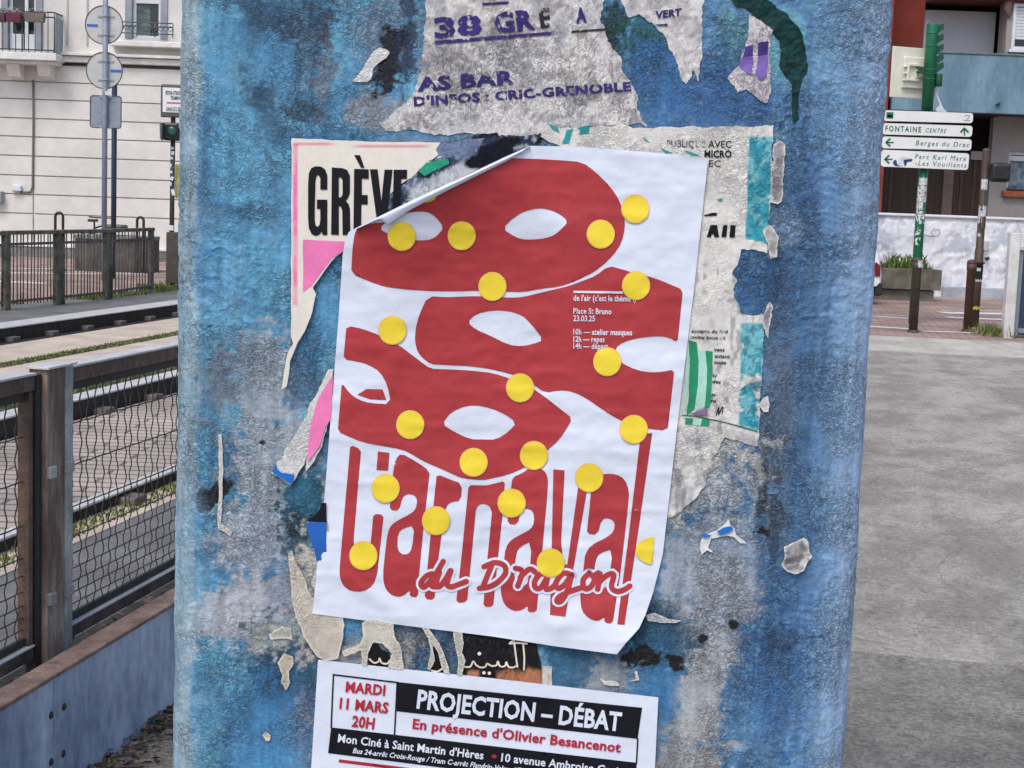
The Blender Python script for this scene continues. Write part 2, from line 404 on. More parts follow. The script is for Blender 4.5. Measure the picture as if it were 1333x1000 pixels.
# ------------------------------------------------------------------ setting: ground, paving, track bed
ANG = math.radians(10.8)
SV = Vector((math.sin(ANG), math.cos(ANG), 0)); NV = Vector((math.cos(ANG), -math.sin(ANG), 0))
RZ = -ANG                                        # turns +Y into the street direction
def pa(p, a, z=0.0): return NV * p + SV * a + Vector((0, 0, z))
def struct(name, mb, m):
    o = link(name, mb.mesh(name), m); o['kind'] = 'structure'; return o
def slab(mb, p0, p1, a0, a1, z0, z1, mi=0, bev=0.0):
    c = pa((p0 + p1) / 2, (a0 + a1) / 2, (z0 + z1) / 2)
    return mb.box(c, (p1 - p0, a1 - a0, z1 - z0), RZ, mi, bev=bev)
M_asph = mat('asphalt', srgb(104, 104, 104), 0.9, 0.2, 3, 0.002, 90)
def concrete(name, light, dark, grain, seed):
    """worn concrete: broad stains, a darker left margin, exposed grit, hairline cracks"""
    m = bpy.data.materials.new(name); m.use_nodes = True; n = m.node_tree; L = n.links; b = n.nodes['Principled BSDF']; b.inputs['Roughness'].default_value = .66; b.inputs['Specular IOR Level'].default_value = .4
    tc = n.nodes.new('ShaderNodeTexCoord'); mp = n.nodes.new('ShaderNodeMapping'); mp.inputs['Rotation'].default_value = (0, 0, ANG); mp.inputs['Location'].default_value = (0, seed, 0); L.new(tc.outputs['Object'], mp.inputs[0])
    def N(sc, det, ro=.6, dist=0):
        z = n.nodes.new('ShaderNodeTexNoise'); z.inputs['Scale'].default_value = sc; z.inputs['Detail'].default_value = det; z.inputs['Roughness'].default_value = ro; z.inputs['Distortion'].default_value = dist; L.new(mp.outputs[0], z.inputs[0]); return z.outputs[0]
    def Mth(op, a, c=None):
        z = n.nodes.new('ShaderNodeMath'); z.operation = op
        for i, v in enumerate((a, c)):
            if v is None: continue
            if isinstance(v, (int, float)): z.inputs[i].default_value = v
            else: L.new(v, z.inputs[i])
        return z.outputs[0]
    def Rg(v, a, b_, c, d):
        z = n.nodes.new('ShaderNodeMapRange'); z.interpolation_type = 'SMOOTHSTEP'
        for i, q in enumerate((a, b_, c, d)): z.inputs[i + 1].default_value = q
        L.new(v, z.inputs[0]); return z.outputs[0]
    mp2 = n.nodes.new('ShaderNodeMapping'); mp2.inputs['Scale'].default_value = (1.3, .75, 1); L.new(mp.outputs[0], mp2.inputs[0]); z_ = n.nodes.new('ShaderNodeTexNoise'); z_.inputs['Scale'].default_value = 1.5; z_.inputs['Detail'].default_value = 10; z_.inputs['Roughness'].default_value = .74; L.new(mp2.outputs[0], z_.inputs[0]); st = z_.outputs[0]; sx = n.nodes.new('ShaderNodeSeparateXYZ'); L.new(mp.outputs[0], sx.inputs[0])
    marg = Rg(Mth('ADD', sx.outputs[0], Mth('MULTIPLY', Mth('SUBTRACT', N(1.1, 6), .5), 1.6)), -.5, 1.1, .8, 0)  # darkens the concrete towards its left margin
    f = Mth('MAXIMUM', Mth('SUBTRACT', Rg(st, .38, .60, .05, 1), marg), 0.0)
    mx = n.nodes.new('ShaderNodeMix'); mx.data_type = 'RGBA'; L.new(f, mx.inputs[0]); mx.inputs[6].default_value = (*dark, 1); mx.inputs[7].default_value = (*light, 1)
    vo = n.nodes.new('ShaderNodeTexVoronoi'); vo.inputs['Scale'].default_value = 95; L.new(mp.outputs[0], vo.inputs[0]); sv = n.nodes.new('ShaderNodeSeparateXYZ'); L.new(vo.outputs['Color'], sv.inputs[0])
    gr = Rg(sv.outputs[0], 0, 1, 1 - grain, 1 + grain); g2 = Rg(N(34, 6, .75), .3, .7, 1 - grain * .8, 1 + grain * .8)
    cr = Rg(Mth('ABSOLUTE', Mth('SUBTRACT', N(.7, 9, .62, .6), .5)), .0008, .0035, .55, 1)
    sc = n.nodes.new('ShaderNodeVectorMath'); sc.operation = 'SCALE'; L.new(mx.outputs[2], sc.inputs[0]); L.new(Mth('MULTIPLY', Mth('MULTIPLY', gr, g2), cr), sc.inputs['Scale']); L.new(sc.outputs[0], b.inputs['Base Color'])
    bp = n.nodes.new('ShaderNodeBump'); bp.inputs['Distance'].default_value = .006; L.new(N(60, 6, .7), bp.inputs['Height']); L.new(bp.outputs[0], b.inputs['Normal'])
    return m
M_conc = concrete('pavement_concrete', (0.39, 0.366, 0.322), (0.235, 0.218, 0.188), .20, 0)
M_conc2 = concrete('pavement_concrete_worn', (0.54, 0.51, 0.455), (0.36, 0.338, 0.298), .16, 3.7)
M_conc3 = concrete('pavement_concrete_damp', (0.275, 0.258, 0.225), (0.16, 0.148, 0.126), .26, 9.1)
M_beige = mat('concrete_beige', srgb(186, 172, 156), 0.85, 0.14, 3, 0.002, 60)
M_kerb = mat('kerb_pale', srgb(212, 212, 210), 0.7, 0.1, 5, 0.001, 80)
M_dirt = mat('track_dirt', (0.022, 0.019, 0.017), 0.95, 0.4, 9, 0.01, 40)
M_white = mat('road_white', srgb(214, 212, 206), 0.8, 0.15, 6, col2=srgb(165, 155, 150), edge=(0.3, 0.5))
def brick(name, c1, c2, mortar, sx, sy, rot=0.0):
    m = bpy.data.materials.new(name); m.use_nodes = True; n = m.node_tree; L = n.links; b = n.nodes['Principled BSDF']; b.inputs['Roughness'].default_value = 0.85
    tc = n.nodes.new('ShaderNodeTexCoord'); mp = n.nodes.new('ShaderNodeMapping'); mp.inputs['Rotation'].default_value = (0, 0, rot)
    L.new(tc.outputs['Object'], mp.inputs[0])
    br = n.nodes.new('ShaderNodeTexBrick'); br.inputs['Scale'].default_value = 1.0; br.inputs['Brick Width'].default_value = sx; br.inputs['Row Height'].default_value = sy
    br.inputs['Mortar Size'].default_value = 0.012; br.inputs['Color1'].default_value = (*c1, 1); br.inputs['Color2'].default_value = (*c2, 1); br.inputs['Mortar'].default_value = (*mortar, 1); br.inputs['Bias'].default_value = 0
    L.new(mp.outputs[0], br.inputs[0])
    nz = n.nodes.new('ShaderNodeTexNoise'); nz.inputs['Scale'].default_value = 1.2; nz.inputs['Detail'].default_value = 7; L.new(mp.outputs[0], nz.inputs[0])
    mr = n.nodes.new('ShaderNodeMapRange'); mr.inputs[1].default_value = 0.3; mr.inputs[2].default_value = 0.7; mr.inputs[3].default_value = 0.65; mr.inputs[4].default_value = 1.25
    L.new(nz.outputs[0], mr.inputs[0]); mx = n.nodes.new('ShaderNodeVectorMath'); mx.operation = 'SCALE'
    L.new(br.outputs['Color'], mx.inputs[0]); L.new(mr.outputs[0], mx.inputs['Scale']); L.new(mx.outputs[0], b.inputs['Base Color'])
    bp = n.nodes.new('ShaderNodeBump'); bp.inputs['Distance'].default_value = 0.004; L.new(br.outputs['Fac'], bp.inputs['Height']); bp.invert = True; L.new(bp.outputs[0], b.inputs['Normal'])
    return m
M_pink = brick('pink_paving', srgb(170, 146, 136), srgb(150, 126, 118), srgb(120, 104, 98), 0.22, 0.11, ANG)
M_sett = brick('track_setts', srgb(178, 164, 154), srgb(158, 146, 138), srgb(104, 96, 90), 0.5, 0.12, 0)

g = MB(); g.add([(-400, -200, -0.16), (400, -200, -0.16), (400, 700, -0.16), (-400, 700, -0.16)], [[0, 1, 2, 3]])
struct('ground', g, M_asph)
Y_END = 18.55
ja = [float((atz(1200, y).dot(SV))) for y in (855, 504, 459)]
aE = float(atz(1230, 441).dot(SV))
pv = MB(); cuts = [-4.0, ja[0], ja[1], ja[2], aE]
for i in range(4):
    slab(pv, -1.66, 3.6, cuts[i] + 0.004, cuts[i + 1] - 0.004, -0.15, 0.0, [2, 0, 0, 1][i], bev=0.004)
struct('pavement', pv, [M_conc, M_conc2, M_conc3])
# cross street beyond the pavement, pink paving up to the house fronts
cs = MB(); slab(cs, -40, 40, aE, 60, -0.15, -0.012); struct('cross_street', cs, M_pink)
st = MB()
def stripe(x0, y0, x1, y1, wd, mb):
    a = atz(x0, y0, -0.008); b = atz(x1, y1, -0.008); d = (b - a); d.z = 0; d.normalize(); n = Vector((-d.y, d.x, 0)) * wd / 2
    mb.add([a - n, b - n, b + n, a + n], [[0, 1, 2, 3]])
for q in [(1125, 424.5, 1184, 428, .18), (1128, 411, 1183, 414.5, .16), (1226, 407, 1330, 409, .42), (1232, 413, 1330, 417, .3), (1200, 431, 1300, 434, .16), (1226, 403.5, 1330, 405.5, .1)]: stripe(*q, st)
for q in [(-30, 349, 232, 351, .25), (-30, 355, 190, 356.5, .3), (-30, 365, 60, 369, .35), (80, 353, 232, 357, .12)]: stripe(*q, st)
so_ = struct('road_markings', st, M_white)
# tram track bed on the left: strips running with the street
tb = MB()
slab(tb, -2.82, -1.72, -3, 40, -0.15, -0.004, 0)
slab(tb, -3.02, -2.82, -3, 40, -0.15, 0.0, 1)
slab(tb, -4.36, -3.10, -3, 40, -0.15, 0.0, 2)
slab(tb, -6.14, -5.14, -3, 40, -0.15, 0.002, 1)
slab(tb, -7.02, -6.32, -3, 40, -0.15, 0.004, 1)
slab(tb, -9.2, -7.53, -3, 40, -0.15, 0.03, 0)
slab(tb, -3.10, -3.02, -3, 40, -0.15, -0.03, 3); slab(tb, -4.52, -4.36, -3, 40, -0.15, -0.02, 3); slab(tb, -5.14, -4.52, -3, 40, -0.15, -0.01, 3)
slab(tb, -6.32, -6.14, -3, 40, -0.15, -0.01, 3); slab(tb, -7.53, -7.02, -3, 40, -0.15, -0.01, 3)
struct('track_bed', tb, [M_asph, M_beige, M_sett, M_dirt])
M_rail = mat('rail_steel', (0.50, 0.50, 0.49), 0.4, 0.12, 12)
M_railside = mat('rail_rust', (0.03, 0.022, 0.018), 0.9, 0.3, 14)
M_clip = mat('clip_iron', (0.13, 0.11, 0.10), 0.8, 0.4, 20)
def rail(p0, p1, z, label, a0):
    o = thing('tram_rail', label, 'rail', pa((p0 + p1) / 2, 8, 0), 'tram rails beside the walkway')
    mb = MB(); slab(mb, p0, p1, -2, 40, z - 0.012, z, bev=0.003); part('rail_head', mb, M_rail, o)
    mb = MB(); slab(mb, p0 + 0.012, p1 - 0.012, -2, 40, -0.02, z - 0.012); part('rail_web', mb, M_railside, o)
    a = a0
    while a < a0 + 9.5:
        mb = MB(); slab(mb, p1 - 0.03, p1 + 0.07, a, a + 0.14, -0.012, 0.035, bev=0.008); part('rail_clip', mb, M_clip, o); a += 0.75
rail(-3.055, -2.985, 0.062, 'pale topped rail nearest the wire mesh fence, grass along its foot', 5.6)
rail(-4.52, -4.38, 0.12, 'pale topped rail in the middle, seen through the top of the wire mesh', 8.2)
rail(-7.52, -7.22, 0.125, 'broad pale rail farthest away, in front of the barred railing', 12.2)
# grass in the joints
gm = MB(); rg = random.Random(3)
def blades(n, p0, p1, a0, a1, z, h):
    for _ in range(n):
        a = a0 + (a1 - a0) * rg.random() ** 1.3; c = pa(rg.uniform(p0, p1), a, z); t = rg.uniform(0, 6.28); ww = rg.uniform(.004, .011); hh = h * rg.uniform(.4, 1.2)
        d = Vector((math.cos(t), math.sin(t), 0)); l = Vector((rg.uniform(-.5, .5), rg.uniform(-.5, .5), 0)) * hh
        gm.add([c - d * ww, c + d * ww, c + l * .45 + d * ww * .6 + Vector((0, 0, hh * .65)), c + l + Vector((0, 0, hh))], [[0, 1, 2, 3]], rg.randrange(3))
blades(5000, -2.98, -2.86, 4, 18, -.005, .024); blades(5000, -5.16, -4.98, 7, 30, -.01, .02); blades(7000, -6.33, -6.13, 8, 34, 0, .02)
blades(2500, -7.9, -7.55, 9, 34, .02, .05); blades(1300, -9.15, -8.8, 18, 21.5, .03, .05); blades(500, -9.2, -8.85, 20, 22, .03, .12)
blades(500, -1.72, -1.60, 2.5, 12, 0, .03)
gp = atz(1296, 436)
for _ in range(260):
    c = gp + Vector((rg.gauss(-.05, .10), rg.gauss(0, .2), 0)); hh = rg.uniform(.04, .17); t = rg.uniform(0, 6.28); d = Vector((math.cos(t), math.sin(t), 0)) * .012
    gm.add([c - d, c + d, c + d * .3 + Vector((rg.uniform(-.1, .1), 0, hh))], [[0, 1, 2]], rg.randrange(3))
o = link('grass', gm.mesh('grass'), [mat('grass_a', (0.13, 0.17, 0.04), 0.8, 0.3, 4), mat('grass_b', (0.20, 0.21, 0.06), 0.8, 0.3, 4), mat('grass_c', (0.09, 0.12, 0.03), 0.8, 0.3, 4)]); o['kind'] = 'stuff'
# ------------------------------------------------------------------ the pillar
YF = 1.25; XL, XR = -0.2782, 0.2952; RC = 0.032; DEPTH = 0.56
def relief(X, Z):
    """height of the layered, papered and painted skin, metres"""
    wx = (fbm(X * 45, Z * 45, 5, 3) - .5) * .02; wz = (fbm(X * 45, Z * 45, 9, 3) - .5) * .02
    a = ridge((X + wx) * 95, (Z + wz) * 120, 21, 3)
    b = ridge((X + wx) * 38, (Z + wz) * 55, 31, 2)
    c = fbm(X * 14, Z * 14, 41, 3)
    k = .35 + .9 * sst(.35, .68, fbm(X * 9 + 3, Z * 9, 77, 3))
    d = ridge((X - wz) * 170, (Z + wx) * 200, 25, 2)
    return (a * .0011 + b * .0008 + d * .0006) * k + c * .0022
def blob(px, py, cx, cy, rx, ry, rot, soft, n):
    c, s = math.cos(math.radians(rot)), math.sin(math.radians(rot))
    u = ((px - cx) * c + (py - cy) * s) / rx; v = (-(px - cx) * s + (py - cy) * c) / ry
    d = 1 - np.sqrt(u * u + v * v)
    return sst(-soft, soft, d + n)
def lay(C, m, col): C += (np.asarray(col) - C) * np.clip(m, 0, 1)[:, None]
C8 = lambda r, g, b: np.array(srgb(r, g, b))
def pillar_cols(px, py):
    n1 = fbm(px / 60, py / 60, 101, 4); n2 = fbm(px / 22, py / 22, 131, 4); n3 = fbm(px / 9, py / 9, 151, 3); n4 = fbm(px / 30 + 50, py / 90, 171, 4)
    nf = ridge((px + n2 * 16) / 8, (py + n3 * 10) / 7, 161, 2); nn = (n2 - .5) * 1.2 + (n3 - .5) * 1.0 + (nf - .45) * .5
    C = np.empty((len(px), 3)); C[:] = C8(74, 138, 178)
    lay(C, sst(.42, .62, n1 + (n3 - .5) * .3), C8(94, 162, 194))
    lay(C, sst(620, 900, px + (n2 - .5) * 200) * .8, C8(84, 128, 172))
    lay(C, sst(.5, .7, n2) * .55, C8(128, 174, 200))
    lay(C, sst(.52, .66, n4 + (n3 - .5) * .4) * .5, C8(54, 104, 146))
    B = lambda cx, cy, rx, ry, rot, col, st=1.0, soft=.25, nk=1.0: lay(C, blob(px, py, cx, cy, rx, ry, rot, soft, nn * nk) * st, C8(*col))
    G = (158, 168, 178); D = (24, 48, 74); T = (72, 128, 148)
    # broad tones
    B(340, 330, 90, 150, 0, (82, 148, 186), .6, .5); B(300, 90, 60, 120, 0, (84, 150, 186), .6, .5)
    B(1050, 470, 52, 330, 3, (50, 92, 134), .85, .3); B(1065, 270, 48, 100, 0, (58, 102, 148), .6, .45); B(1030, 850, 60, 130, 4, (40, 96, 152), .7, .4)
    B(960, 90, 60, 70, 0, (54, 104, 150), .6, .4); B(930, 130, 70, 50, 0, (44, 92, 148), .7, .4)
    B(1000, 50, 60, 46, 20, (96, 158, 172), .75, .4); B(1085, 90, 28, 120, 0, (110, 152, 190), .5, .4)
    B(335, 30, 40, 40, 0, (40, 92, 130), .7, .4)
    # grey paper left under the paint
    B(345, 505, 72, 70, 10, G, .85); B(372, 600, 66, 90, 10, G, .9); B(335, 700, 66, 50, 0, (158, 168, 184), .9, .3, .7); B(322, 792, 96, 40, -22, (170, 174, 182), .95, .25, .7); B(400, 760, 44, 40, 0, (128, 140, 164), .8)
    B(925, 625, 62, 52, 0, G, .9); B(915, 745, 75, 80, 0, (148, 158, 170), .9); B(960, 700, 40, 70, 0, (128, 146, 168), .6); B(912, 880, 38, 118, 3, (164, 168, 172), .95, .25, .7); B(880, 985, 60, 60, 0, (156, 156, 158), .9)
    B(1010, 560, 22, 190, 1, (104, 114, 130), .5, .4); B(790, 880, 50, 34, 0, (150, 150, 150), .8); B(410, 950, 40, 60, 0, (146, 142, 150), .9); B(402, 905, 36, 24, 0, (120, 130, 150), .7)
    B(422, 90, 12, 56, 4, (120, 124, 136), .7, .35, 1.3); B(510, 50, 40, 60, 0, (112, 126, 150), .7); B(500, 145, 44, 24, 0, (140, 142, 150), .8)
    B(640, 185, 150, 12, 0, (110, 128, 160), .8)
    # dark worn places
    B(370, 18, 62, 26, 8, D, .6, .5, 1.6); B(350, 150, 18, 44, -28, D, .55, .5, 1.7); B(408, 62, 24, 46, 0, (40, 60, 84), .5, .5, 1.7); B(508, 82, 18, 46, 8, (10, 18, 34), 1, .2); B(530, 60, 12, 70, 4, (16, 40, 70), .8)
    B(345, 130, 12, 22, -20, D, .4, .5, 1.5); B(395, 145, 24, 14, 0, (40, 60, 70), .7)
    B(275, 510, 26, 60, 0, (50, 62, 82), .45, .5, 1.6); B(300, 470, 30, 60, 0, (70, 94, 124), .4, .5, 1.5); B(250, 620, 14, 60, 0, (110, 104, 100), .5, .4, 1.5)
    B(440, 560, 28, 60, 15, (44, 96, 132), .9); B(395, 660, 26, 46, 0, (30, 92, 118), 1, .2); B(386, 700, 22, 36, 0, (20, 58, 82), .9); B(398, 480, 22, 60, 8, (38, 98, 140), .8)
    B(388, 836, 52, 30, -8, (24, 62, 82), .85, .4, 1.6); B(380, 875, 54, 40, 0, (28, 70, 96), .85, .3); B(345, 930, 60, 60, 0, (40, 104, 152), .7, .4); B(360, 985, 60, 50, 0, (58, 126, 176), .7, .4)
    B(992, 640, 6, 70, 4, (24, 34, 48), .8, .4, 1.7); B(985, 590, 24, 34, 0, (60, 74, 96), .4, .5, 1.5); B(1008, 690, 8, 60, 2, (24, 42, 66), .7, .4, 1.6); B(1000, 770, 34, 50, 0, (48, 96, 140), .6, .4, 1.4)
    B(958, 330, 20, 80, 0, (56, 104, 156), .7); B(1015, 350, 20, 60, 0, (44, 78, 116), .6, .5, 1.5); B(985, 370, 30, 46, 0, (36, 84, 130), .8)
    B(855, 830, 52, 46, 0, (26, 76, 104), .9); B(850, 900, 34, 60, 0, (44, 112, 160), .7); B(742, 860, 30, 40, 0, (40, 96, 130), .9); B(835, 855, 22, 14, 0, (8, 14, 18), 1, .15, 1.2); B(878, 862, 10, 8, 0, (6, 10, 14), 1, .15, 1.2)
    B(1004, 830, 34, 24, 0, (30, 66, 104), .6); B(930, 770, 52, 52, 0, (150, 158, 170), .85, .3, .7)
    B(630, 196, 52, 18, -28, (8, 12, 24), 1, .15); B(600, 200, 26, 16, 0, (14, 20, 36), .9, .15); B(700, 178, 26, 7, -8, (18, 16, 30), 1, .2); B(822, 128, 10, 12, 0, (10, 10, 18), 1, .2); B(780, 60, 46, 34, 10, (56, 46, 60), .9, .25, 1.3)
    B(846, 52, 46, 40, 0, (16, 84, 84), .95, .25); B(850, 100, 40, 60, 0, (48, 104, 160), .8, .3); B(800, 30, 22, 30, 0, (10, 60, 60), .9)
    B(268, 650, 12, 16, 0, (6, 8, 18), 1, .12, .6); B(284, 640, 26, 11, -38, (6, 8, 18), 1, .12, .6); B(342, 576, 4, 3, 0, (8, 10, 16), 1, .2, .3)
    B(955, 812, 7, 6, 0, (6, 6, 10), 1, .2, .8); B(914, 830, 6, 5, 0, (12, 12, 14), 1, .2, .8); B(990, 690, 10, 8, 0, (8, 10, 16), 1, .2, 1); B(874, 856, 10, 4, 20, (6, 6, 10), 1, .2, .6)
    B(450, 845, 30, 20, 0, (60, 66, 76), .8); B(540, 850, 24, 30, 0, (70, 92, 118), .9); B(585, 855, 18, 34, 0, (64, 84, 108), .8); B(536, 828, 26, 14, 0, (120, 124, 132), .8); B(462, 872, 14, 14, 0, (36, 78, 108), .8)
    B(1000, 265, 12, 60, 0, (60, 96, 140), .5); B(1020, 300, 20, 26, 0, (120, 146, 176), .7); B(300, 275, 70, 10, 0, (52, 96, 132), .5)
    B(408, 770, 18, 60, -8, (206, 202, 192), .7, .5, 1.8); B(372, 826, 34, 14, -20, (196, 196, 186), .6, .5, 1.8); B(300, 690, 10, 30, 0, (176, 182, 188), .6, .5, 1.6); B(470, 850, 60, 24, 6, (190, 186, 176), .55, .5, 1.8); B(930, 590, 60, 20, 0, (204, 204, 200), .7, .5, 1.8); B(880, 640, 26, 34, 20, (200, 198, 192), .7, .5, 1.8); B(945, 640, 30, 30, 0, (176, 184, 192), .6, .5, 1.8)
    # pale corners; the right one has its sky reflection painted into the colour
    lay(C, sst(9, -7, px - 259 - (n1 - .5) * 14 - (n3 - .5) * 10 + py * .012) * (.62 + .32 * sst(.35, .6, n2)), C8(168, 182, 186))
    lay(C, sst(30, -14, px - 258 - (n2 - .5) * 60) * .35, C8(120, 164, 190))
    lay(C, sst(-34, 34, px - 1112 + (py - 300) * .058 - (n3 - .5) * 30) * .9, C8(178, 200, 226))
    lay(C, sst(-60, 30, px - 1085 + (py - 300) * .058 - (n3 - .5) * 60) * .4, C8(126, 164, 202))
    # crackle: dirt in the fine cracks, pale rubbed ridges
    wx = (n2 - .5) * 14; wy = (n3 - .5) * 9
    r1 = ridge((px + wx) / 17, (py + wy) / 12, 201, 2); k = sst(.36, .62, fbm(px / 75, py / 75, 211, 3))
    C *= (1 - (.40 * sst(.74, .97, r1) * (.3 + .7 * k)))[:, None]
    r2 = ridge((px - wx) / 13, (py + wy) / 9, 221, 2)
    lay(C, sst(.86, .98, r2) * (.10 + .35 * k), C8(150, 176, 196))
    C *= (.82 + .36 * n3)[:, None]
    lum = C @ np.array([.25, .6, .15]); C += (lum[:, None] - C) * .05; C *= 1.02
    return C
def build_pillar():
    st_ = 0.00098
    per = []                                        # x, y, nx, ny, arc position
    yb = YF + DEPTH
    for y in (yb - RC, yb - .18, YF + .18, YF + RC + .05): per.append((XL, y, -1, 0, XL - (y - YF)))
    k = int(RC * math.pi / 2 / st_)
    for i in range(k):
        a = math.pi / 2 * i / k; per.append((XL + RC - RC * math.cos(a), YF + RC - RC * math.sin(a), -math.cos(a), -math.sin(a), XL + RC - RC * (math.pi / 2 - a)))
    for x in np.arange(XL + RC, XR - RC, st_): per.append((x, YF, 0, -1, x))
    for i in range(k + 1):
        a = math.pi / 2 * i / k; per.append((XR - RC + RC * math.sin(a), YF + RC - RC * math.cos(a), math.sin(a), -math.cos(a), XR - RC + RC * a))
    for y in (YF + RC + .05, YF + .18, yb - .18, yb - RC): per.append((XR, y, 1, 0, XR + (y - YF)))
    for i in range(1, 5):
        a = math.pi / 2 * i / 5; per.append((XR - RC + RC * math.cos(a), yb - RC + RC * math.sin(a), math.cos(a), math.sin(a), XR + DEPTH + a * RC))
    per.append((XR - RC, yb, 0, 1, XR + .7)); per.append((XL + RC, yb, 0, 1, XL - .7))
    for i in range(1, 5):
        a = math.pi / 2 * i / 5; per.append((XL + RC - RC * math.sin(a), yb - RC + RC * math.cos(a), -math.sin(a), math.cos(a), XL - DEPTH - a * RC))
    per = np.array(per)
    zs = np.concatenate([np.linspace(-.02, .86, 30), np.arange(.89, 1.62, st_), np.linspace(1.65, 3.4, 50)])
    n, m = len(per), len(zs)
    A = np.repeat(per[None], m, 0).reshape(-1, 5); Z = np.repeat(zs, n)
    h = relief(A[:, 4], Z)
    P = np.stack([A[:, 0] + A[:, 2] * h, A[:, 1] + A[:, 3] * h, Z], 1)
    me = bpy.data.meshes.new('concrete_pillar')
    i = np.arange(n); j = (i + 1) % n
    q = np.stack([i, j, j + n, i + n], 1)
    F = (q[None] + (np.arange(m - 1) * n)[:, None, None]).reshape(-1, 4)
    me.vertices.add(len(P)); me.vertices.foreach_set('co', P.ravel())
    me.loops.add(F.size); me.loops.foreach_set('vertex_index', F.ravel().astype(np.int32))
    me.polygons.add(len(F)); me.polygons.foreach_set('loop_start', (np.arange(len(F)) * 4).astype(np.int32)); me.polygons.foreach_set('loop_total', np.full(len(F), 4, np.int32))
    me.update(calc_edges=True); me.polygons.foreach_set('use_smooth', [True] * len(F))
    ap = to_px(np.stack([A[:, 4], np.full(len(Z), YF), Z], 1))
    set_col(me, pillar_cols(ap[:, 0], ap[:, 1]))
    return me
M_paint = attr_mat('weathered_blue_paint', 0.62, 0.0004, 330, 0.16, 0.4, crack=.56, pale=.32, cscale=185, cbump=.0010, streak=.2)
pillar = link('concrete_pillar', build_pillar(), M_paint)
tag(pillar, 'square blue painted concrete pillar with rounded corners, covered in layers of torn paper and posters', 'pillar')
def hs(V):
    P = on_y(V, YF); return P[:, 0], P[:, 2]
def skin(V, off=0.0):                                # lies on the rough pillar skin
    X, Z = hs(V); return on_y(V, YF - relief(X, Z) - off)
def smooth_skin(V, off=0.0):                         # a sheet that bridges the fine cracks
    X, Z = hs(V); return on_y(V, YF - .0030 - fbm(X * 14, Z * 14, 41, 3) * .0022 - (fbm(X * 40, Z * 40, 61, 2)) * .0006 - off)
# sprayed green stroke with its drip
V1, T1 = ribbon([(935, -28), (968, -2), (998, 16), (1020, 38), (1032, 60), (1035, 84)], (22, 36))
V1 = V1 + np.stack([(fbm(V1[:, 0] / 9, V1[:, 1] / 9, 5) - .5) * 9, (fbm(V1[:, 0] / 9, V1[:, 1] / 9, 8) - .5) * 9], 1)
DRIP = [(1018, 92), (1024, 102), (1031, 112), (1032.5, 135), (1032, 155), (1036, 160.5), (1040.5, 155), (1041, 140), (1040.5, 118), (1044, 104), (1050, 96)]
outl = [tuple(p) for p in V1[:len(V1) // 2]] + DRIP + [tuple(p) for p in V1[len(V1) // 2:]][::-1]
M_spray = mat('green_spray_paint', srgb(4, 50, 50), 0.5, 0.35, 60, 0.0004, 400, spec=.25)
M_spray2 = mat('green_spray_haze', srgb(40, 112, 112), 0.6, 0.35, 60, 0.0004, 400)
art('spray_stroke', [tear(outl, 3, 3, 2)], skin, M_spray, pillar, off=.0006, step=2.2)
# ------------------------------------------------------------------ posters and scraps on the pillar
def lerp3(C, m, col): C += (np.asarray(col) - C) * np.clip(m, 0, 1)[:, None]
def old_paper(base=(176, 176, 178), dirt=(86, 78, 80), k=.55, seed=0, blue=0.0):
    def f(px, py):
        n1 = fbm(px / 40, py / 40, 301 + seed, 4); n2 = fbm(px / 14, py / 14, 311 + seed, 4); n3 = fbm(px / 6, py / 6, 321 + seed, 3)
        C = np.empty((len(px), 3)); C[:] = C8(*base)
        lerp3(C, sst(.46, .66, n2 + (n3 - .5) * .4) * k * .8, C8(*dirt))
        r = ridge((px + (n2 - .5) * 16) / 15, (py + (n3 - .5) * 8) / 13, 331 + seed, 2)
        lerp3(C, sst(.80, .96, r) * k, C8(dirt[0] * .5, dirt[1] * .5, dirt[2] * .55))
        lerp3(C, sst(.56, .72, n1 + (n3 - .5) * .3) * k * .7, C8(dirt[0] * .7, dirt[1] * .66, dirt[2] * .7))
        if blue: lerp3(C, sst(.5, .66, fbm(px / 26, py / 26, 341 + seed, 4)) * blue, C8(88, 124, 160))
        C *= (.88 + .24 * n3)[:, None]
        return C
    return f
M_old = attr_mat('old_wheatpasted_paper', 0.85, 0.0004, 300, 0.10, 0.25, aniso=(1, 1, .6), crack=.5, pale=.2, cscale=180, cbump=.0008)
M_oldr = attr_mat('torn_newsprint', 0.85, 0.0003, 300, 0.06, 0.25, crack=.25, pale=.1, cscale=170, cbump=.0006)
M_smoothp = attr_mat('newer_paper', 0.7, 0.00012, 240, 0.04, 0.3)
M_purple = worn_ink('worn_purple_ink', srgb(44, 30, 104), .40, 170)
M_black = mat('black_ink', (0.006, 0.006, 0.011), 0.6, 0.2, 60, spec=.22)
M_blackworn = worn_ink('worn_black_ink', (0.012, 0.012, 0.02), .44, 200)
M_white_p = mat('white_poster_paper', (0.70, 0.745, 0.86), 0.6, 0.02, 30, 0.0014, 38, spec=.3)
M_white_ink = mat('white_print', (0.69, 0.735, 0.85), 0.6, 0.02, 30, spec=.3)
M_red = mat('red_print', (0.41, 0.043, 0.050), 0.6, 0.07, 14, 0.0014, 38, spec=.25)
M_yel = mat('yellow_print', (0.86, 0.66, 0.035), 0.55, 0.03, 30, 0.0005, 60)
M_yedge = mat('yellow_print_edge', (0.88, 0.50, 0.16), 0.55, 0.03, 30)
M_redtext = mat('crimson_print', (0.42, 0.012, 0.035), 0.55, 0.05, 20)

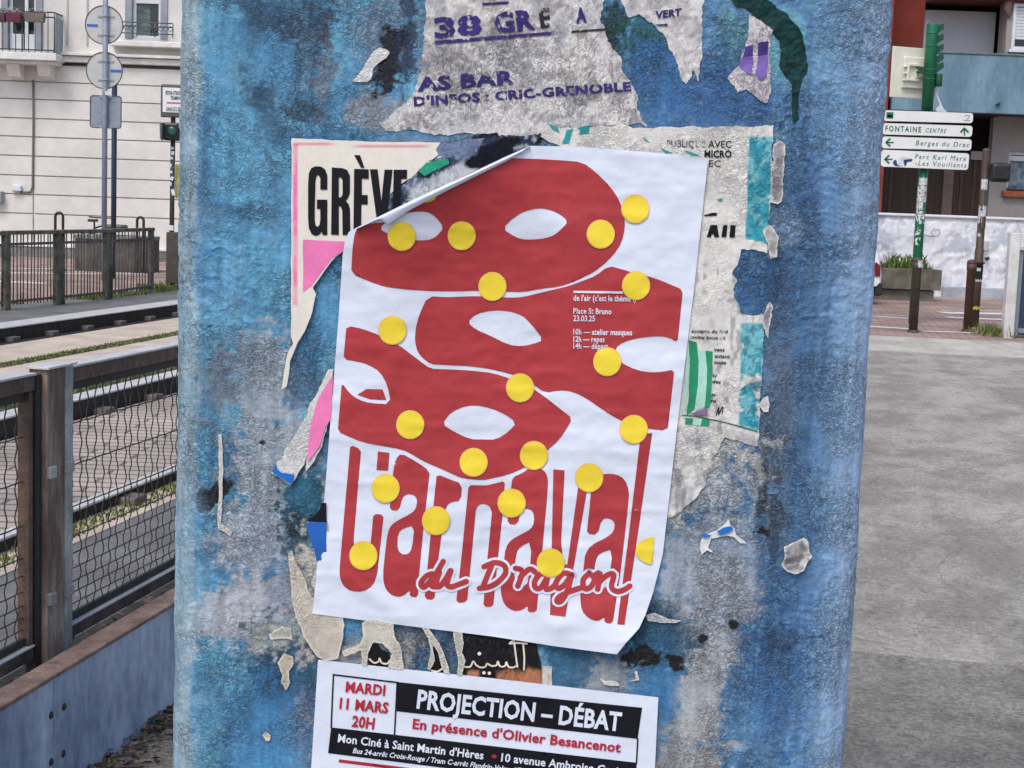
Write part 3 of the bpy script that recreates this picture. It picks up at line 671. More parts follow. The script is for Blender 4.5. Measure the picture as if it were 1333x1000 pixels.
# ---- old grey poster with purple lettering, top middle
big = [(557, -16), (553, 20), (550, 40), (549, 78), (545, 104), (529, 135), (508, 152), (493, 160), (503, 169), (532, 171), (592, 176), (640, 176), (659, 178), (690, 178), (720, 172), (760, 166), (843, 162), (835, 151), (829, 126), (821, 103), (808, 82), (800, 66), (792, 48), (784, 28), (788, 0), (800, -16)]
pg = art('torn_poster', [tear(big, 7, 11, 1.5)], lambda V, o=0: skin(V, o), M_old, None, off=.0007, step=2.2, colf=old_paper((218, 214, 212), (112, 100, 102), .55, 3, .15))
tag(pg, 'grey torn poster with purple capitals at the top of the pillar', 'poster')
T_ = lambda *a, **k: text(*a, **k)
sk = lambda V, o=0: skin(V, o + .0009)
T_('lettering', '38', (566, 49), (628, 44), 25, sk, M_purple, pg, bold=.045, off=.0005)
T_('lettering', 'GR', (645, 43), (697, 37), 25, sk, M_purple, pg, bold=.045, off=.0005)
T_('lettering', 'E', (704, 36), (718, 34), 24, sk, M_blackworn, pg, bold=.04, off=.0005)
art('ink_rule', [[(566, 53), (721, 41), (721, 45), (566, 58)]], sk, M_purple, pg, off=.0005, step=4)
art('ink_rule', [[(744, 40), (788, 37), (788, 39.5), (744, 43)]], sk, M_blackworn, pg, off=.0005, step=4)
art('ink_rule', [[(628, 4), (662, 2), (662, 5), (628, 7)]], sk, M_purple, pg, off=.0005, step=4)
T_('lettering', 'A', (750, 29), (764, 28), 18, sk, M_purple, pg, bold=.05, off=.0005)
T_('lettering', 'AS BAR', (543, 119), (671, 109), 17.5, sk, M_purple, pg, bold=.04, off=.0005)
T_('lettering', "D'INFOS : CRIC-GRENOBLE", (539, 138), (822, 118), 11.5, sk, M_purple, pg, bold=.04, off=.0005)
vee = [(806, -16), (808, 2), (816, 22), (832, 19), (849, 32), (859, 44), (870, 59), (878, 76), (884, 92), (888, 106), (892, 111), (897, 98), (901, 92), (908, 107), (911, 94), (912, 81), (914, 40), (916, -16)]
pv_ = art('torn_poster', [tear(vee, 5, 14, 1.5)], skin, M_old, None, off=.0007, step=2.2, colf=old_paper((220, 217, 215), (122, 112, 114), .4, 5, .15))
tag(pv_, 'pointed grey poster remnant with tiny purple letters beside the green sprayed patch', 'poster')
T_('lettering', 'VERT', (853, 24), (887, 20), 9, sk, M_purple, pv_, bold=.04, off=.0005, shear=.15)
art('ink_rule', [[(853, 32), (869, 31), (869, 34), (853, 34)]], sk, M_purple, pv_, off=.0005, step=4)
# ---- purple scrap, top right
ps = [(975, 20), (986, 24), (994, 30), (1004, 40), (1003, 80), (1002, 103), (1002, 122), (998, 134), (990, 131), (980, 122), (972, 116), (961, 122), (955, 112), (947, 103), (955, 93), (962, 86), (967, 70), (970, 58), (974, 40)]
pp_ = art('paper_scrap', [tear(ps, 4, 21, 1.5)], skin, M_old, None, off=.0008, step=2.2, colf=old_paper((210, 206, 210), (140, 128, 140), .4, 7))
tag(pp_, 'pale scrap with two purple panes under the dark green spray stroke', 'paper scrap')
M_pur_d = mat('dark_purple_ink', srgb(58, 34, 120), .7, .25, 60); M_pur_l = mat('light_purple_ink', srgb(118, 92, 172), .7, .2, 40)
art('purple_print', [[(970.5, 61), (980, 58), (980, 73), (967, 75)], [(987, 55.5), (1000, 53.5), (999.5, 71), (986.5, 73)]], sk, M_pur_d, pp_, off=.0006, step=4)
art('purple_print', [tear([(967, 75), (980, 73), (979.5, 98), (970, 92), (962, 86)], 2, 3), tear([(986.5, 73), (999.5, 71), (998.5, 99), (990, 106), (984, 98)], 2, 4)], sk, M_pur_l, pp_, off=.0006, step=4)

# ---- strike poster, left
sm = smooth_skin
gr = densify([(379.5, 180), (430, 182), (480, 184.5), (575, 185)], 8, False) + tear([(577, 186), (570, 196), (577, 204), (564, 207), (546, 221), (536, 231), (520, 242), (505, 256), (486, 284), (470, 330), (448, 345), (432, 338), (420, 356), (407, 374), (411, 383), (408, 397), (403, 420), (392, 440)], 2, 31)[:78] + []
gr = [(379.5, 180), (430, 182), (480, 184.5), (577, 185.5), (570, 196), (577, 204), (564, 207), (546, 221), (536, 231), (520, 242), (505, 256), (500, 300), (470, 330), (447, 326), (432, 340), (420, 356), (407, 374), (411, 383), (408.5, 397), (404, 414), (396, 432), (388, 446), (378, 470), (373, 503), (366, 507.5), (369, 488), (375, 458), (382, 448), (379, 438), (379, 330)]
def grcol(px, py):
    C = np.empty((len(px), 3)); C[:] = C8(226, 220, 208)
    n = fbm(px / 14, py / 20, 351, 3); PINK = C8(232, 118, 172)
    lerp3(C, (sst(381.3, 382.2, px) * sst(389, 388, px) * sst(186, 187, py) * sst(402, 396, py + (n - .5) * 20)) * (.55 + .45 * sst(.3, .6, n)), PINK)
    lerp3(C, sst(1.4, .9, np.abs(py - (187.5 + (px - 384) * .024))) * sst(384, 385, px) * sst(566, 560, px) * .8, C8(214, 110, 140))
    lerp3(C, sst(383, 376, px + (py - 380) * .02) * 0, PINK)
    lerp3(C, sst(378, 392, py + (n - .5) * 20) * sst(400, 390, px) * .25, C8(206, 204, 198))
    C *= (.96 + .08 * n)[:, None]
    return C
gp_ = art('strike_poster', [tear(gr, 1.0, 33)], sm, M_smoothp, None, off=.0006, step=3, colf=grcol, thick=.0003)
tag(gp_, 'cream and pink torn poster with heavy black capitals, left of the red and white poster', 'poster')
M_pinkp = mat('pink_print', srgb(236, 122, 180), .65, .07, 30, .0003, 90)
art('pink_panel', [tear([(394.5, 312), (420, 313), (452, 314.5), (447, 327), (432, 337.5), (420, 353), (406, 372), (394.5, 381)], 1, 35)], sm, M_pinkp, gp_, off=.0009, step=4)
smL = lambda V, o=0: smooth_skin(V, o + .0006)
Gs = [[(401, 240), (402, 226), (405, 219), (411, 216.5), (418, 217), (423, 220.5), (426, 228), (426, 247), (417, 247), (417, 232), (414.5, 227.5), (412, 229), (410.5, 236), (409.5, 284), (410.5, 293), (413, 295.5), (416, 293), (417, 286), (417, 272), (412.5, 272), (412.5, 260), (426, 260), (426, 306), (420, 306), (419, 301.5), (415, 306), (410, 307), (405.5, 304.5), (402, 297), (401, 284)],
      [(432, 218), (446, 219), (452, 221.5), (455.5, 229), (455.5, 251), (453, 258), (450, 261.5), (454, 266), (455.5, 272), (456, 306), (446, 306), (445.5, 275), (444, 269), (441, 268.5), (441, 306), (431, 305.5)],
      [(461, 220), (480, 220.5), (480, 233), (471, 232.5), (471, 254), (478.5, 254), (478.5, 266.5), (470.5, 266), (470, 293), (480, 293), (480, 306), (460, 306)],
      [(461, 202), (468.5, 202), (474.5, 218.5), (470, 218.5)],
      [(481.5, 220.5), (491.5, 220.5), (496.5, 262), (500.5, 221), (511, 221), (503, 290), (491, 290)],
      [(512.5, 221), (530, 221), (529.5, 233), (522.5, 233), (520, 300), (510.5, 300)]]
art('lettering', Gs, smL, M_black, gp_, holes=[[(441, 231), (444, 231), (446, 235), (446, 253), (444, 257), (441, 257)]], off=.0006, step=5)
# torn older layers laid bare between the strike poster and the peeling corner
lay1 = [(573, 186), (640, 178), (705, 176), (690, 195), (640, 214), (560, 262), (500, 300), (484, 287), (492, 274), (497, 265), (508, 254), (519, 242.5), (536, 231), (546, 220.5), (556, 210), (565, 206), (572, 202), (568, 196)]
def laycol(px, py):
    n2 = fbm(px / 14, py / 14, 361, 4); n3 = fbm(px / 5, py / 5, 371, 3)
    C = np.empty((len(px), 3)); C[:] = C8(40, 54, 78)
    lerp3(C, sst(.45, .65, n2), C8(96, 112, 140)); lerp3(C, sst(.6, .75, n3), C8(170, 176, 186))
    m = sst(3, -3, np.abs((px - 575) * .45 + (py - 238) * .89) - 12 + (n3 - .5) * 10) * sst(530, 536, px) * sst(628, 612, px)
    lerp3(C, m, C8(196, 200, 204))
    lerp3(C, sst(30, 4, np.hypot(px - 604, py - 190)) * .8, C8(120, 136, 164)); lerp3(C, blob(px, py, 643, 200, 40, 15, -28, .2, (n2 - .5) * 1.2), C8(10, 12, 26)); lerp3(C, blob(px, py, 590, 194, 26, 10, -14, .25, (n2 - .5) * 1.2) * .9, C8(116, 132, 164))
    return C
lp = art('torn_paper', [tear(lay1, 2.5, 41, 2)], lambda V, o=0: skin(V, o), M_old, None, off=.0034, step=2, colf=laycol, thick=.0004)
tag(lp, 'ragged strip of dark and white torn layers along the peeling poster corner', 'torn paper')
art('green_tape', [tear([(544, 222), (556, 212), (572, 208), (583, 207), (585, 212), (576, 217), (564, 222), (553, 230)], 2, 43, 2)], lambda V, o=0: skin(V, o + .0040), mat('green_print', srgb(16, 148, 112), .6, .2, 60), lp, off=.0006, step=3)

# ---- torn poster on the right
rp = [(700, 178), (716, 168), (760, 166), (800, 163.5), (850, 166), (862, 164.5), (930, 165.5), (1007, 164), (1006.5, 178), (1004, 240), (1001, 290), (999, 318), (999, 329), (980, 326), (964, 324), (961, 335), (957, 348), (952, 356), (960, 362), (954, 378), (958, 394), (964, 402), (966, 408), (978, 412), (995, 408), (994, 440), (991, 500), (987, 564), (987, 582), (960, 574), (945, 570), (938, 582), (925, 600), (936, 606), (920, 618), (915, 634), (908, 646), (900, 653), (888, 664), (871, 676), (850, 680), (850, 400), (860, 240)]
def rpcol(px, py):
    f = old_paper((224, 222, 216), (140, 138, 136), .22, 11); C = f(px, py)
    n2 = fbm(px / 13, py / 13, 381, 4); n3 = fbm(px / 5, py / 5, 391, 3); nn = (n2 - .5) * 6
    tealc = np.empty_like(C); tealc[:] = C8(62, 158, 174); lerp3(tealc, sst(.45, .62, n2), C8(120, 190, 198)); lerp3(tealc, sst(.56, .66, n3) * .7, C8(28, 120, 150))
    def tq(x0a, x0b, x1a, x1b, ya, yb):              # slanting band
        t = (py - ya) / (yb - ya); l = x0a + (x0b - x0a) * t; r = x1a + (x1b - x1a) * t
        return sst(-.8, .8, px - l) * sst(.8, -.8, px - r) * sst(-.8, .8, py - ya + nn * .5) * sst(.8, -.8, py - yb - (px - l) * .22)
    m = tq(975, 970.5, 1006, 1000, 178, 311); C += (tealc - C) * m[:, None]
    m = tq(965, 962, 996, 988, 421 - 0, 556) * sst(.40, .5, n2 + .12) ; C += (tealc - C) * m[:, None]
    lerp3(C, sst(560, 572, py + nn) * .6 * sst(.4, .6, n2), C8(150, 152, 160))
    lerp3(C, sst(.62, .7, fbm(px / 9, py / 20, 395, 3)) * sst(330, 350, py) * .5, C8(90, 92, 100))
    return C
rps = lambda V, o=0: (lambda X, Z: on_y(V, YF - relief(X, Z) * .75 - .0014 - o))(*hs(V))
rpo = art('torn_poster', [tear(rp, 3.4, 51, 1.6)], rps, M_oldr, None, off=.0, step=2.2, colf=rpcol)
tag(rpo, 'off-white torn poster with a turquoise side band and green stripes, behind the carnival poster', 'poster')
M_tealp = mat('teal_print', srgb(30, 138, 142), .7, .2, 60)
for i, p in enumerate([[(714, 161), (726, 166), (729, 173), (719, 168)], [(737, 170), (746, 167), (741, 187), (732, 187), (736, 178)], [(752, 167), (768, 163), (766, 174.5), (754, 175), (756, 170)], [(836, 178), (846, 185), (840, 184)], [(860, 192), (876, 199.5), (866, 199)], [(890, 196), (900, 198), (912, 203), (902, 203)], [(933, 260), (940, 258), (940, 262), (935, 262)]]): art('teal_shard', [tear(p, 1.0, 58 + i, 1.5)], rps, M_tealp, rpo, off=.0005, step=3)
T_('lettering', 'PUBLIQUE', (868, 191), (918, 192), 8.6, rps, M_blackworn, rpo, off=.0006)
T_('lettering', 'AVEC', (922, 192), (952, 192.4), 8.8, rps, M_black, rpo, off=.0006, bold=.006)
T_('lettering', 'MICRO', (917, 205), (952.5, 205), 9, rps, M_black, rpo, off=.0006, bold=.03)
T_('lettering', 'EC', (923, 217), (938, 217.5), 8.6, rps, M_black, rpo, off=.0006)
art('lettering', [[(916, 280), (921, 279), (927, 277), (933.5, 277), (933, 281), (918, 281.5)]], rps, M_black, rpo, off=.0006, step=4)
art('lettering', [[(920, 309), (925, 293), (933.5, 293), (936, 309), (930, 309), (929, 305), (926.5, 305), (925.5, 309)], [(939, 308.5), (941.5, 293), (947, 293), (945.5, 309)], [(949.5, 309), (951, 293), (957.5, 293.5), (956.5, 309.5)]], rps, M_black, rpo, off=.0006, step=5)
for s_, x0, x1, y, c in [('accepté du Sud', 900, 947, 433, 4.5), ('invite tous et', 898, 944, 441, 4.5), ('vent', 929, 943, 457, 4.6), ('autant', 930, 950, 465.5, 4.6), ('toute', 929, 945, 473.5, 4.6), ('ci', 927, 932, 490.5, 4.6), ('des', 927, 938, 498.5, 4.6), ('se', 926, 931, 515, 4.6), ('ro', 925, 932, 523.5, 4.6)]:
    T_('lettering', s_, (x0, y), (x1, y + 1), c, rps, M_blackworn if y < 445 else M_black, rpo, off=.0006, bold=.025, shear=.12, cut=0)
M_green = mat('green_stripe', srgb(22, 138, 96), .7, .15, 40, .0004, 200); M_palegreen = mat('pale_green_stripe', srgb(166, 210, 196), .7, .12, 40, .0004, 200); M_mauve = mat('mauve_scrap', srgb(120, 104, 136), .7, .15, 40)
art('green_stripe', [tear([(896.5, 443), (907, 446), (909, 472), (908.5, 500), (905, 525), (903, 533), (895, 540), (893, 541), (896, 520), (898, 480)], 1, 55), tear([(918, 457), (928, 458), (926.5, 500), (924, 530), (917, 532), (919.5, 505), (920.5, 480)], 1, 56), [(892, 544), (903, 545), (901, 553), (892, 552)], [(914, 545), (924, 545), (923, 555), (912, 554)]], rps, M_green, rpo, off=.0006, step=4)
art('pale_stripe', [tear([(907, 446), (909.5, 455), (918, 456.5), (920.5, 480), (919.5, 505), (917, 530), (905, 534), (905, 525), (908.5, 500), (909, 472)], 1, 57), [(903, 545), (914, 545), (912, 554), (901, 553)], [(893.5, 455), (897, 450), (897.5, 480), (894.5, 520), (891, 545), (888.5, 545), (891.5, 500)]], rps, M_palegreen, rpo, off=.0005, step=4)
art('mauve_print', [[(899, 539), (908, 535), (920, 531), (921, 540.5), (906, 541)]], rps, M_mauve, rpo, off=.0009, step=4)
strokes('fold_line', [[(888, 541), (905, 542), (930, 547), (955, 553), (986, 562)]], 1.3, rps, mat('fold_dirt', srgb(60, 64, 64), .9, .3, 60), rpo, .0007)
strokes('pen_scrawl', [[(932, 541), (936, 530), (935, 540), (941, 529), (940, 539)]], 1.2, rps, M_black, rpo, .0007)
# ---- narrow grey strips of paper right of it
def edge_dist(px, py, poly):
    d = np.full(len(px), 1e9); P_ = np.array(poly, float)
    for i in range(len(P_)):
        a_ = P_[i]; e_ = P_[(i + 1) % len(P_)] - a_; t = np.clip(((px - a_[0]) * e_[0] + (py - a_[1]) * e_[1]) / (e_ @ e_ + 1e-9), 0, 1)
        d = np.minimum(d, np.hypot(px - a_[0] - e_[0] * t, py - a_[1] - e_[1] * t))
    return d
def scrap(poly, label, base, seed, dirt=None, k=.3, rough=2.0, off=.0016, name='paper_scrap', step=2.0, surf=skin, cat='paper scrap'):
    tp_ = tear(poly, rough * 1.5, seed, 1.5); f0 = old_paper(base, dirt or tuple(c * .62 for c in base), k, seed)
    def f(px, py):
        C = f0(px, py); n = fbm(px / 5, py / 5, seed + 7, 3)
        lerp3(C, sst(2.6, .4, edge_dist(px, py, tp_) + (n - .5) * 4) * .8, C8(226, 222, 214)); return C
    o_ = art(name, [tp_], surf, M_oldr, None, off=off, step=step, colf=f, thick=.0003)
    return tag(o_, label, cat)
scrap([(1006, 188), (1013, 183), (1023, 187), (1021, 225), (1018, 261), (1012, 266), (1004, 264), (1005, 225)], 'narrow upright grey paper strip right of the turquoise band', (160, 156, 162), 61, k=.5)
scrap([(992, 299), (1002, 293), (1008, 301), (1013, 309), (1013, 334), (1004, 337), (999.5, 318)], 'short crooked grey paper strip at the lower end of the turquoise band', (166, 164, 162), 62, k=.5)
scrap([(993, 420), (997, 398), (1002, 393), (1006, 398), (1004, 416), (1001, 440), (996, 436)], 'small rounded grey paper tongue above the lower turquoise band', (150, 148, 158), 63, k=.4)
scrap([(986, 528), (992, 518), (999, 516), (1002, 526), (1000, 536), (994, 537)], 'tiny torn white dot of paper at the lower right of the striped poster', (214, 212, 216), 64, k=.2)

# ---- carnival poster
FA, FB = np.array([463., 297.]), np.array([690., 190.])
fd = (FB - FA); fl = np.linalg.norm(fd); fd /= fl; fn = np.array([-fd[1], fd[0]])
def cheight(V):
    X, Z = hs(V); V = np.asarray(V, float)
    q = V - FA; t = q @ fd / fl; d = q @ fn
    tt = np.clip(t, 0, 1); env = np.sin(np.pi * np.clip(tt * .92 + .06, 0, 1)) ** .8
    lift = .025 * env * np.exp(-(np.clip(d, 0, None) / 78) ** 1.35) * np.exp(-(np.clip(-t, 0, None) + np.clip(t - 1, 0, None)) ** 2 * 40)
    cr = np.hypot(V[:, 0] - 812, V[:, 1] - 850); lift = lift + .010 * np.exp(-(cr / 62) ** 1.6)
    c3 = (V[:, 0] - 470) * .55 + (V[:, 1] - 765) * -.83                     # crease at the lower left
    lift = lift + .0016 * np.exp(-(c3 / 10) ** 2) * np.exp(-(np.hypot(V[:, 0] - 480, V[:, 1] - 765) / 60) ** 2)
    c4 = (V[:, 0] - 760) * .3 + (V[:, 1] - 800) * .95
    lift = lift + .0012 * np.exp(-(c4 / 16) ** 2) * np.exp(-(np.hypot(V[:, 0] - 760, V[:, 1] - 800) / 80) ** 2)
    return .0046 + lift + fbm(X * 14, Z * 14, 41, 3) * .0014 + (fbm(X * 22, Z * 34, 71, 3) - .5) * .0034 + (ridge(X * 26 + Z * 8, Z * 62, 73, 2) - .5) * .0011
def csurf(V, off=0.0): return on_y(V, YF - cheight(V) - off)
main = [(690, 190), (757, 191), (840, 198), (922, 205.5), (903, 380), (881, 560), (863, 720), (859, 737), (850, 772), (840, 801), (832, 818), (814, 838), (803, 852), (720, 841), (640, 828.5), (512, 812.5), (406.5, 799), (423, 640), (441, 410), (446, 333), (449, 314), (454, 302), (463, 297), (483, 287), (544, 257), (611, 226), (654, 206)]
cp = art('carnival_poster', [main], csurf, M_white_p, None, off=0, step=4, thick=.0003)
tag(cp, 'large white poster of red carnival masks with yellow dots, its upper left corner curling over', 'poster')
m1 = [(457, 356), (459, 320), (463, 298), (474, 293.5), (489, 290), (500, 290), (530, 271), (566, 249), (611, 226), (654, 206.5), (668, 206), (700, 207), (733, 209), (758, 211), (776, 224.4), (795, 243.6), (807, 261.6), (814, 287), (812, 307), (805, 324), (790, 341), (773.6, 354), (747, 367), (728, 373.5), (704, 376), (680, 380.5), (664, 380), (616, 378.5), (592, 379.5), (558, 379), (529.6, 377), (501, 373.5), (479, 366)]
e1 = [(493, 297.6), (506, 287), (520, 279.6), (537, 276), (556, 275.5), (567, 282), (578, 296.4), (570, 306), (563, 311), (553.6, 313), (541, 313), (520, 310), (508, 306)]
e2 = [(654, 297.6), (669, 283), (683, 275), (700, 271), (713.6, 272.6), (728, 278), (740, 288.5), (731, 298), (722, 306), (711, 310), (695, 312), (680, 312), (668, 307)]
m2 = [(557, 385.5), (582, 387), (616, 385.5), (664, 387.5), (680, 387), (704, 381), (742, 372), (776, 359), (791.6, 346.4), (808, 350), (824, 355), (845, 360), (862.5, 366), (889, 377.5), (882, 446), (872, 440), (857.6, 437.5), (837, 439), (813, 444.5), (800, 453.6), (803, 466), (809.5, 473), (829, 482), (847, 485), (863, 484), (878, 481), (869, 561), (842, 558), (825, 554), (808, 548), (785, 534), (764, 519), (746, 510), (730, 508), (709, 511.4), (695, 501), (680, 492), (660, 485.6), (636, 480), (612, 477), (560, 474), (550, 466), (543.5, 458), (540, 445), (541, 427), (546, 408.6)]
e3 = [(608, 419.5), (620, 408.6), (641, 404), (659, 404.7), (673, 408), (683, 413), (694, 425), (707.6, 442.7), (694, 448), (678, 451), (662, 449), (638, 437), (620, 429.4)]
m3 = [(451, 424), (472, 428), (495, 437), (519, 449), (534, 460.6), (560, 480), (607, 482), (641, 485.5), (664, 493), (680, 499), (694, 506), (709, 516.5), (745, 544.6), (738, 557.6), (727.6, 573), (712, 587), (685, 608), (662, 618), (640, 623), (628, 625.5), (602, 623), (576, 611.4), (550, 600), (537, 592), (524, 585.4), (498, 580.7), (472, 576), (454, 568.5), (439.5, 562), (445, 498), (454, 511), (465.5, 520), (482, 525), (509, 526.4), (504.5, 502), (495, 484), (480, 475), (467, 471), (447, 468)]
pu = [(465, 514), (477, 506.5), (498, 506.8), (503, 521), (482, 520)]
e4 = [(575.5, 552), (586.4, 537), (607, 528), (628, 528.5), (651.4, 536), (673, 550), (662, 562), (646, 572.5), (612, 572), (589, 561)]
S1 = lambda p: smooth(densify(p, 14), 1)
art('red_mask', [S1(m1)], csurf, M_red, cp, holes=[S1(e1), S1(e2)], off=.0003, step=4, )
art('red_mask', [S1(m2)], csurf, M_red, cp, holes=[S1(e3)], off=.0003, step=4)
art('red_mask', [S1(m3), pu], csurf, M_red, cp, holes=[S1(e4)], off=.0003, step=4)
lt = dict(
 c=([(456, 579), (470, 585), (460, 706), (463, 716), (472, 721), (480, 716), (482.7, 706), (486, 669), (499.6, 670), (491, 747), (486, 762), (473, 770.5), (457, 770), (447, 763), (441.5, 750), (443, 728)], []),
 q=([(492, 588), (507, 589.5), (505, 613), (490, 612)], []),
 a1=([(522, 590), (540, 600), (559.4, 613), (551, 690), (545.6, 747), (544, 778), (533, 776.5), (534, 768), (525, 776), (517, 777.5), (506.6, 773), (500, 763), (498.5, 747), (502, 712), (505, 692), (509, 684), (516, 678.5), (535, 668.5), (541, 663), (543.5, 651), (539, 644.5), (530, 643), (523.5, 648), (519.6, 665), (507, 664), (512, 612), (515, 598)], [[(539.5, 684), (536.5, 714), (531, 722), (522, 721.5), (517, 714), (518, 694), (525, 688)]]),
 r=([(568.5, 617), (585, 624), (601.5, 629.5), (600, 652), (587, 653.6), (581, 659), (578, 672), (571, 725), (565.6, 781), (552.6, 780), (557, 733), (563, 670)], []),
 n=([(610, 631.5), (634, 632), (657.4, 626), (653.5, 677), (648, 727.7), (642, 790), (629, 790), (634.5, 727), (640.5, 666), (636.6, 657.5), (626, 655.5), (619.7, 661.4), (614, 722), (608, 784), (593.7, 785), (599.7, 734), (605, 682)], []),
 a2=([(667, 621.5), (678, 617), (689.5, 609.5), (699, 608.5), (706, 611), (711, 616), (713.5, 625), (712, 650), (705, 725), (698.5, 797), (686.5, 797), (687.5, 788), (679, 795), (667, 795.5), (656, 787), (651.4, 770), (655.6, 734), (658, 713), (665.5, 702.5), (691, 689), (695.5, 680), (694.5, 666), (686, 662), (678.5, 664), (673.6, 683.6), (660.4, 682.4), (663.5, 650)], [[(692.5, 705), (688.5, 757), (680, 765), (669, 758), (671.5, 720), (678, 711)]]),
 v=([(720.4, 611), (735, 612.5), (730.5, 705), (733.5, 735), (738.5, 735), (752.5, 635), (764, 639.5), (746.5, 740), (736, 803), (716, 800.5), (718, 719)], []),
 a3=([(770.5, 622), (784, 617), (802, 617), (814, 624.5), (819, 640), (817, 665), (808, 743), (797.5, 812), (787, 811), (787, 803), (778, 809.5), (766, 805), (757, 795), (755, 776), (759, 746), (761.5, 722), (769, 710), (790, 699.5), (799, 692), (800.5, 680), (793, 674.6), (783, 676), (778, 696.5), (763.6, 695), (768, 655)], [[(798, 715), (792, 760), (784, 768), (771, 764), (773.5, 740), (777, 724), (784, 719)]]),
 l=([(834, 566), (849, 563.6), (834, 670), (813, 813.5), (803.5, 813), (818, 700)], []))
for k_, (o_, h_) in lt.items():
    art('lettering', [smooth(densify(o_, 12), 1) if k_ not in 'qvl' else o_], csurf, M_red, cp, holes=[smooth(h, 1) for h in h_], off=.0003, step=4)
scr = [[(563, 747), (555, 750), (548, 759), (551, 764.5), (557, 760), (565, 750)], [(577, 731), (569, 745), (561, 761), (567, 764)],
       [(572, 745), (568, 759), (571.5, 764), (580, 754), (586, 743)], [(587, 743), (582, 760), (587, 764), (597, 761), (607, 757)],
       [(640, 736), (635, 748), (629, 763)], [(630, 738), (644, 732.5), (656, 736), (658, 746), (649, 757), (637, 764), (624, 766)],
       [(671, 740), (680, 744), (674, 763)], [(677, 752), (689, 741), (697, 745)],
       [(711, 748), (703, 747.5), (696, 757), (697, 765), (704, 765), (713, 750)], [(714, 748), (710, 766), (717, 766), (724, 760)],
       [(741, 747), (732, 747), (723, 760), (727, 766), (735, 761), (744, 748)], [(744, 748), (739, 768), (731, 782), (725, 783), (728, 777), (742, 770), (760, 764)],
       [(767, 746.5), (759, 755), (761, 766), (769, 764), (774, 753), (767, 746.5)], [(772, 751), (781, 746), (778, 767)], [(780, 758), (790, 749), (799, 748), (796, 764), (803, 770), (812, 768), (820, 763)]]
strokes('script_border', scr, 13.5, csurf, M_white_ink, cp, .0006)
strokes('script_lettering', scr, 7.2, csurf, M_red, cp, .0009)
dots = [(523, 308), (601, 307), (782, 305), (827, 272), (641, 373), (828, 372), (511, 430), (790.5, 471), (677, 505), (534, 553), (825, 559), (616.5, 602), (695, 593), (767, 622), (502, 636), (666, 655), (567.5, 678), (473, 723.5), (717, 733)]
cir = lambda x, y, r, a0=0, a1=2 * math.pi, n=44: [(x + r * math.cos(a0 + (a1 - a0) * i / n), y + r * 1.03 * math.sin(a0 + (a1 - a0) * i / n)) for i in range(n)]
for x, y in dots:
    d_ = art('yellow_dot', [cir(x, y, 17.4)], csurf, M_yel, cp, off=.0013, step=5)
    art('dot_rim', [cir(x, y, 18.4)], csurf, M_yedge, d_, off=.0011, step=5)
d_ = art('yellow_dot', [[(851.5, 699)] + [(851 - 24 * math.sin(a) * .98, 717 - 17.5 * math.cos(a)) for a in np.linspace(.12, math.pi - .12, 16)] + [(849, 735)]], csurf, M_yel, cp, off=.0013, step=5)
art('yellow_dot', [[(548, 263), (556, 256), (566, 250.5), (569, 253), (566, 260), (557, 264)]], csurf, M_yel, cp, off=.0011, step=5)
cl = dict(cut=6)
art('white_rule', [[(746.5, 378.6), (811, 379.6), (811, 382.4), (746.5, 381.4)]], csurf, M_white_ink, cp, off=.0009, step=5)
for s_, x1, y in [("de l'air (c'est le thème !)", 828, 391.5), ('Place St Bruno', 796, 408.5), ('23.03.25', 774.5, 418), ('10h — atelier masques', 823, 435.5), ('12h — repas', 787, 445), ('14h — départ', 791.5, 454)]:
    T_('lettering', s_, (746.3, y), (x1, y + (x1 - 746) * .014), 7.4, csurf, M_white_ink, cp, bold=.018, off=.0009, cut=10)
# the corner that has peeled off and rolled over itself
wk = [(0, .3), (.10, .6), (.135, 3), (.155, 15), (.22, 12), (.30, 9), (.40, 7.5), (.55, 6.2), (.70, 5.2), (.85, 4.4), (.96, 2.5), (1, .3)]
fm = MB(); vs = []; NT, NS = 70, 12
for i in range(NT + 1):
    t = i / NT; wpx = np.interp(t, [a for a, b in wk], [b for a, b in wk])
    base = FA + fd * fl * t + fn * (1.5 if t < .96 else .5)
    bul = -fn * 3.0 * math.sin(math.pi * t)
    h0 = cheight(base[None])[0]
    for j in range(NS + 1):
        u = j / NS
        if u < .5: a = u * 2 * math.pi; r = .0019; dpx = -math.sin(a) * 1.8 * min(1, wpx / 5); hh = h0 + r * (1 - math.cos(a)); q = base + fn * dpx + bul * 0
        else: k = (u - .5) * 2; hh = h0 + .0014 + .0028 * math.cos(k * 1.45); q = base + fn * (wpx * .82 * k)
        vs.append(on_y([q], YF - hh)[0])
fs = [[i * (NS + 1) + j, i * (NS + 1) + j + 1, (i + 1) * (NS + 1) + j + 1, (i + 1) * (NS + 1) + j] for i in range(NT) for j in range(NS)]
fm.add(vs, fs, 0, True); me = fm.mesh('curled_edge'); link('curled_edge', me, M_white_p, cp)['label'] = 'white back of the paper where the corner rolls over'

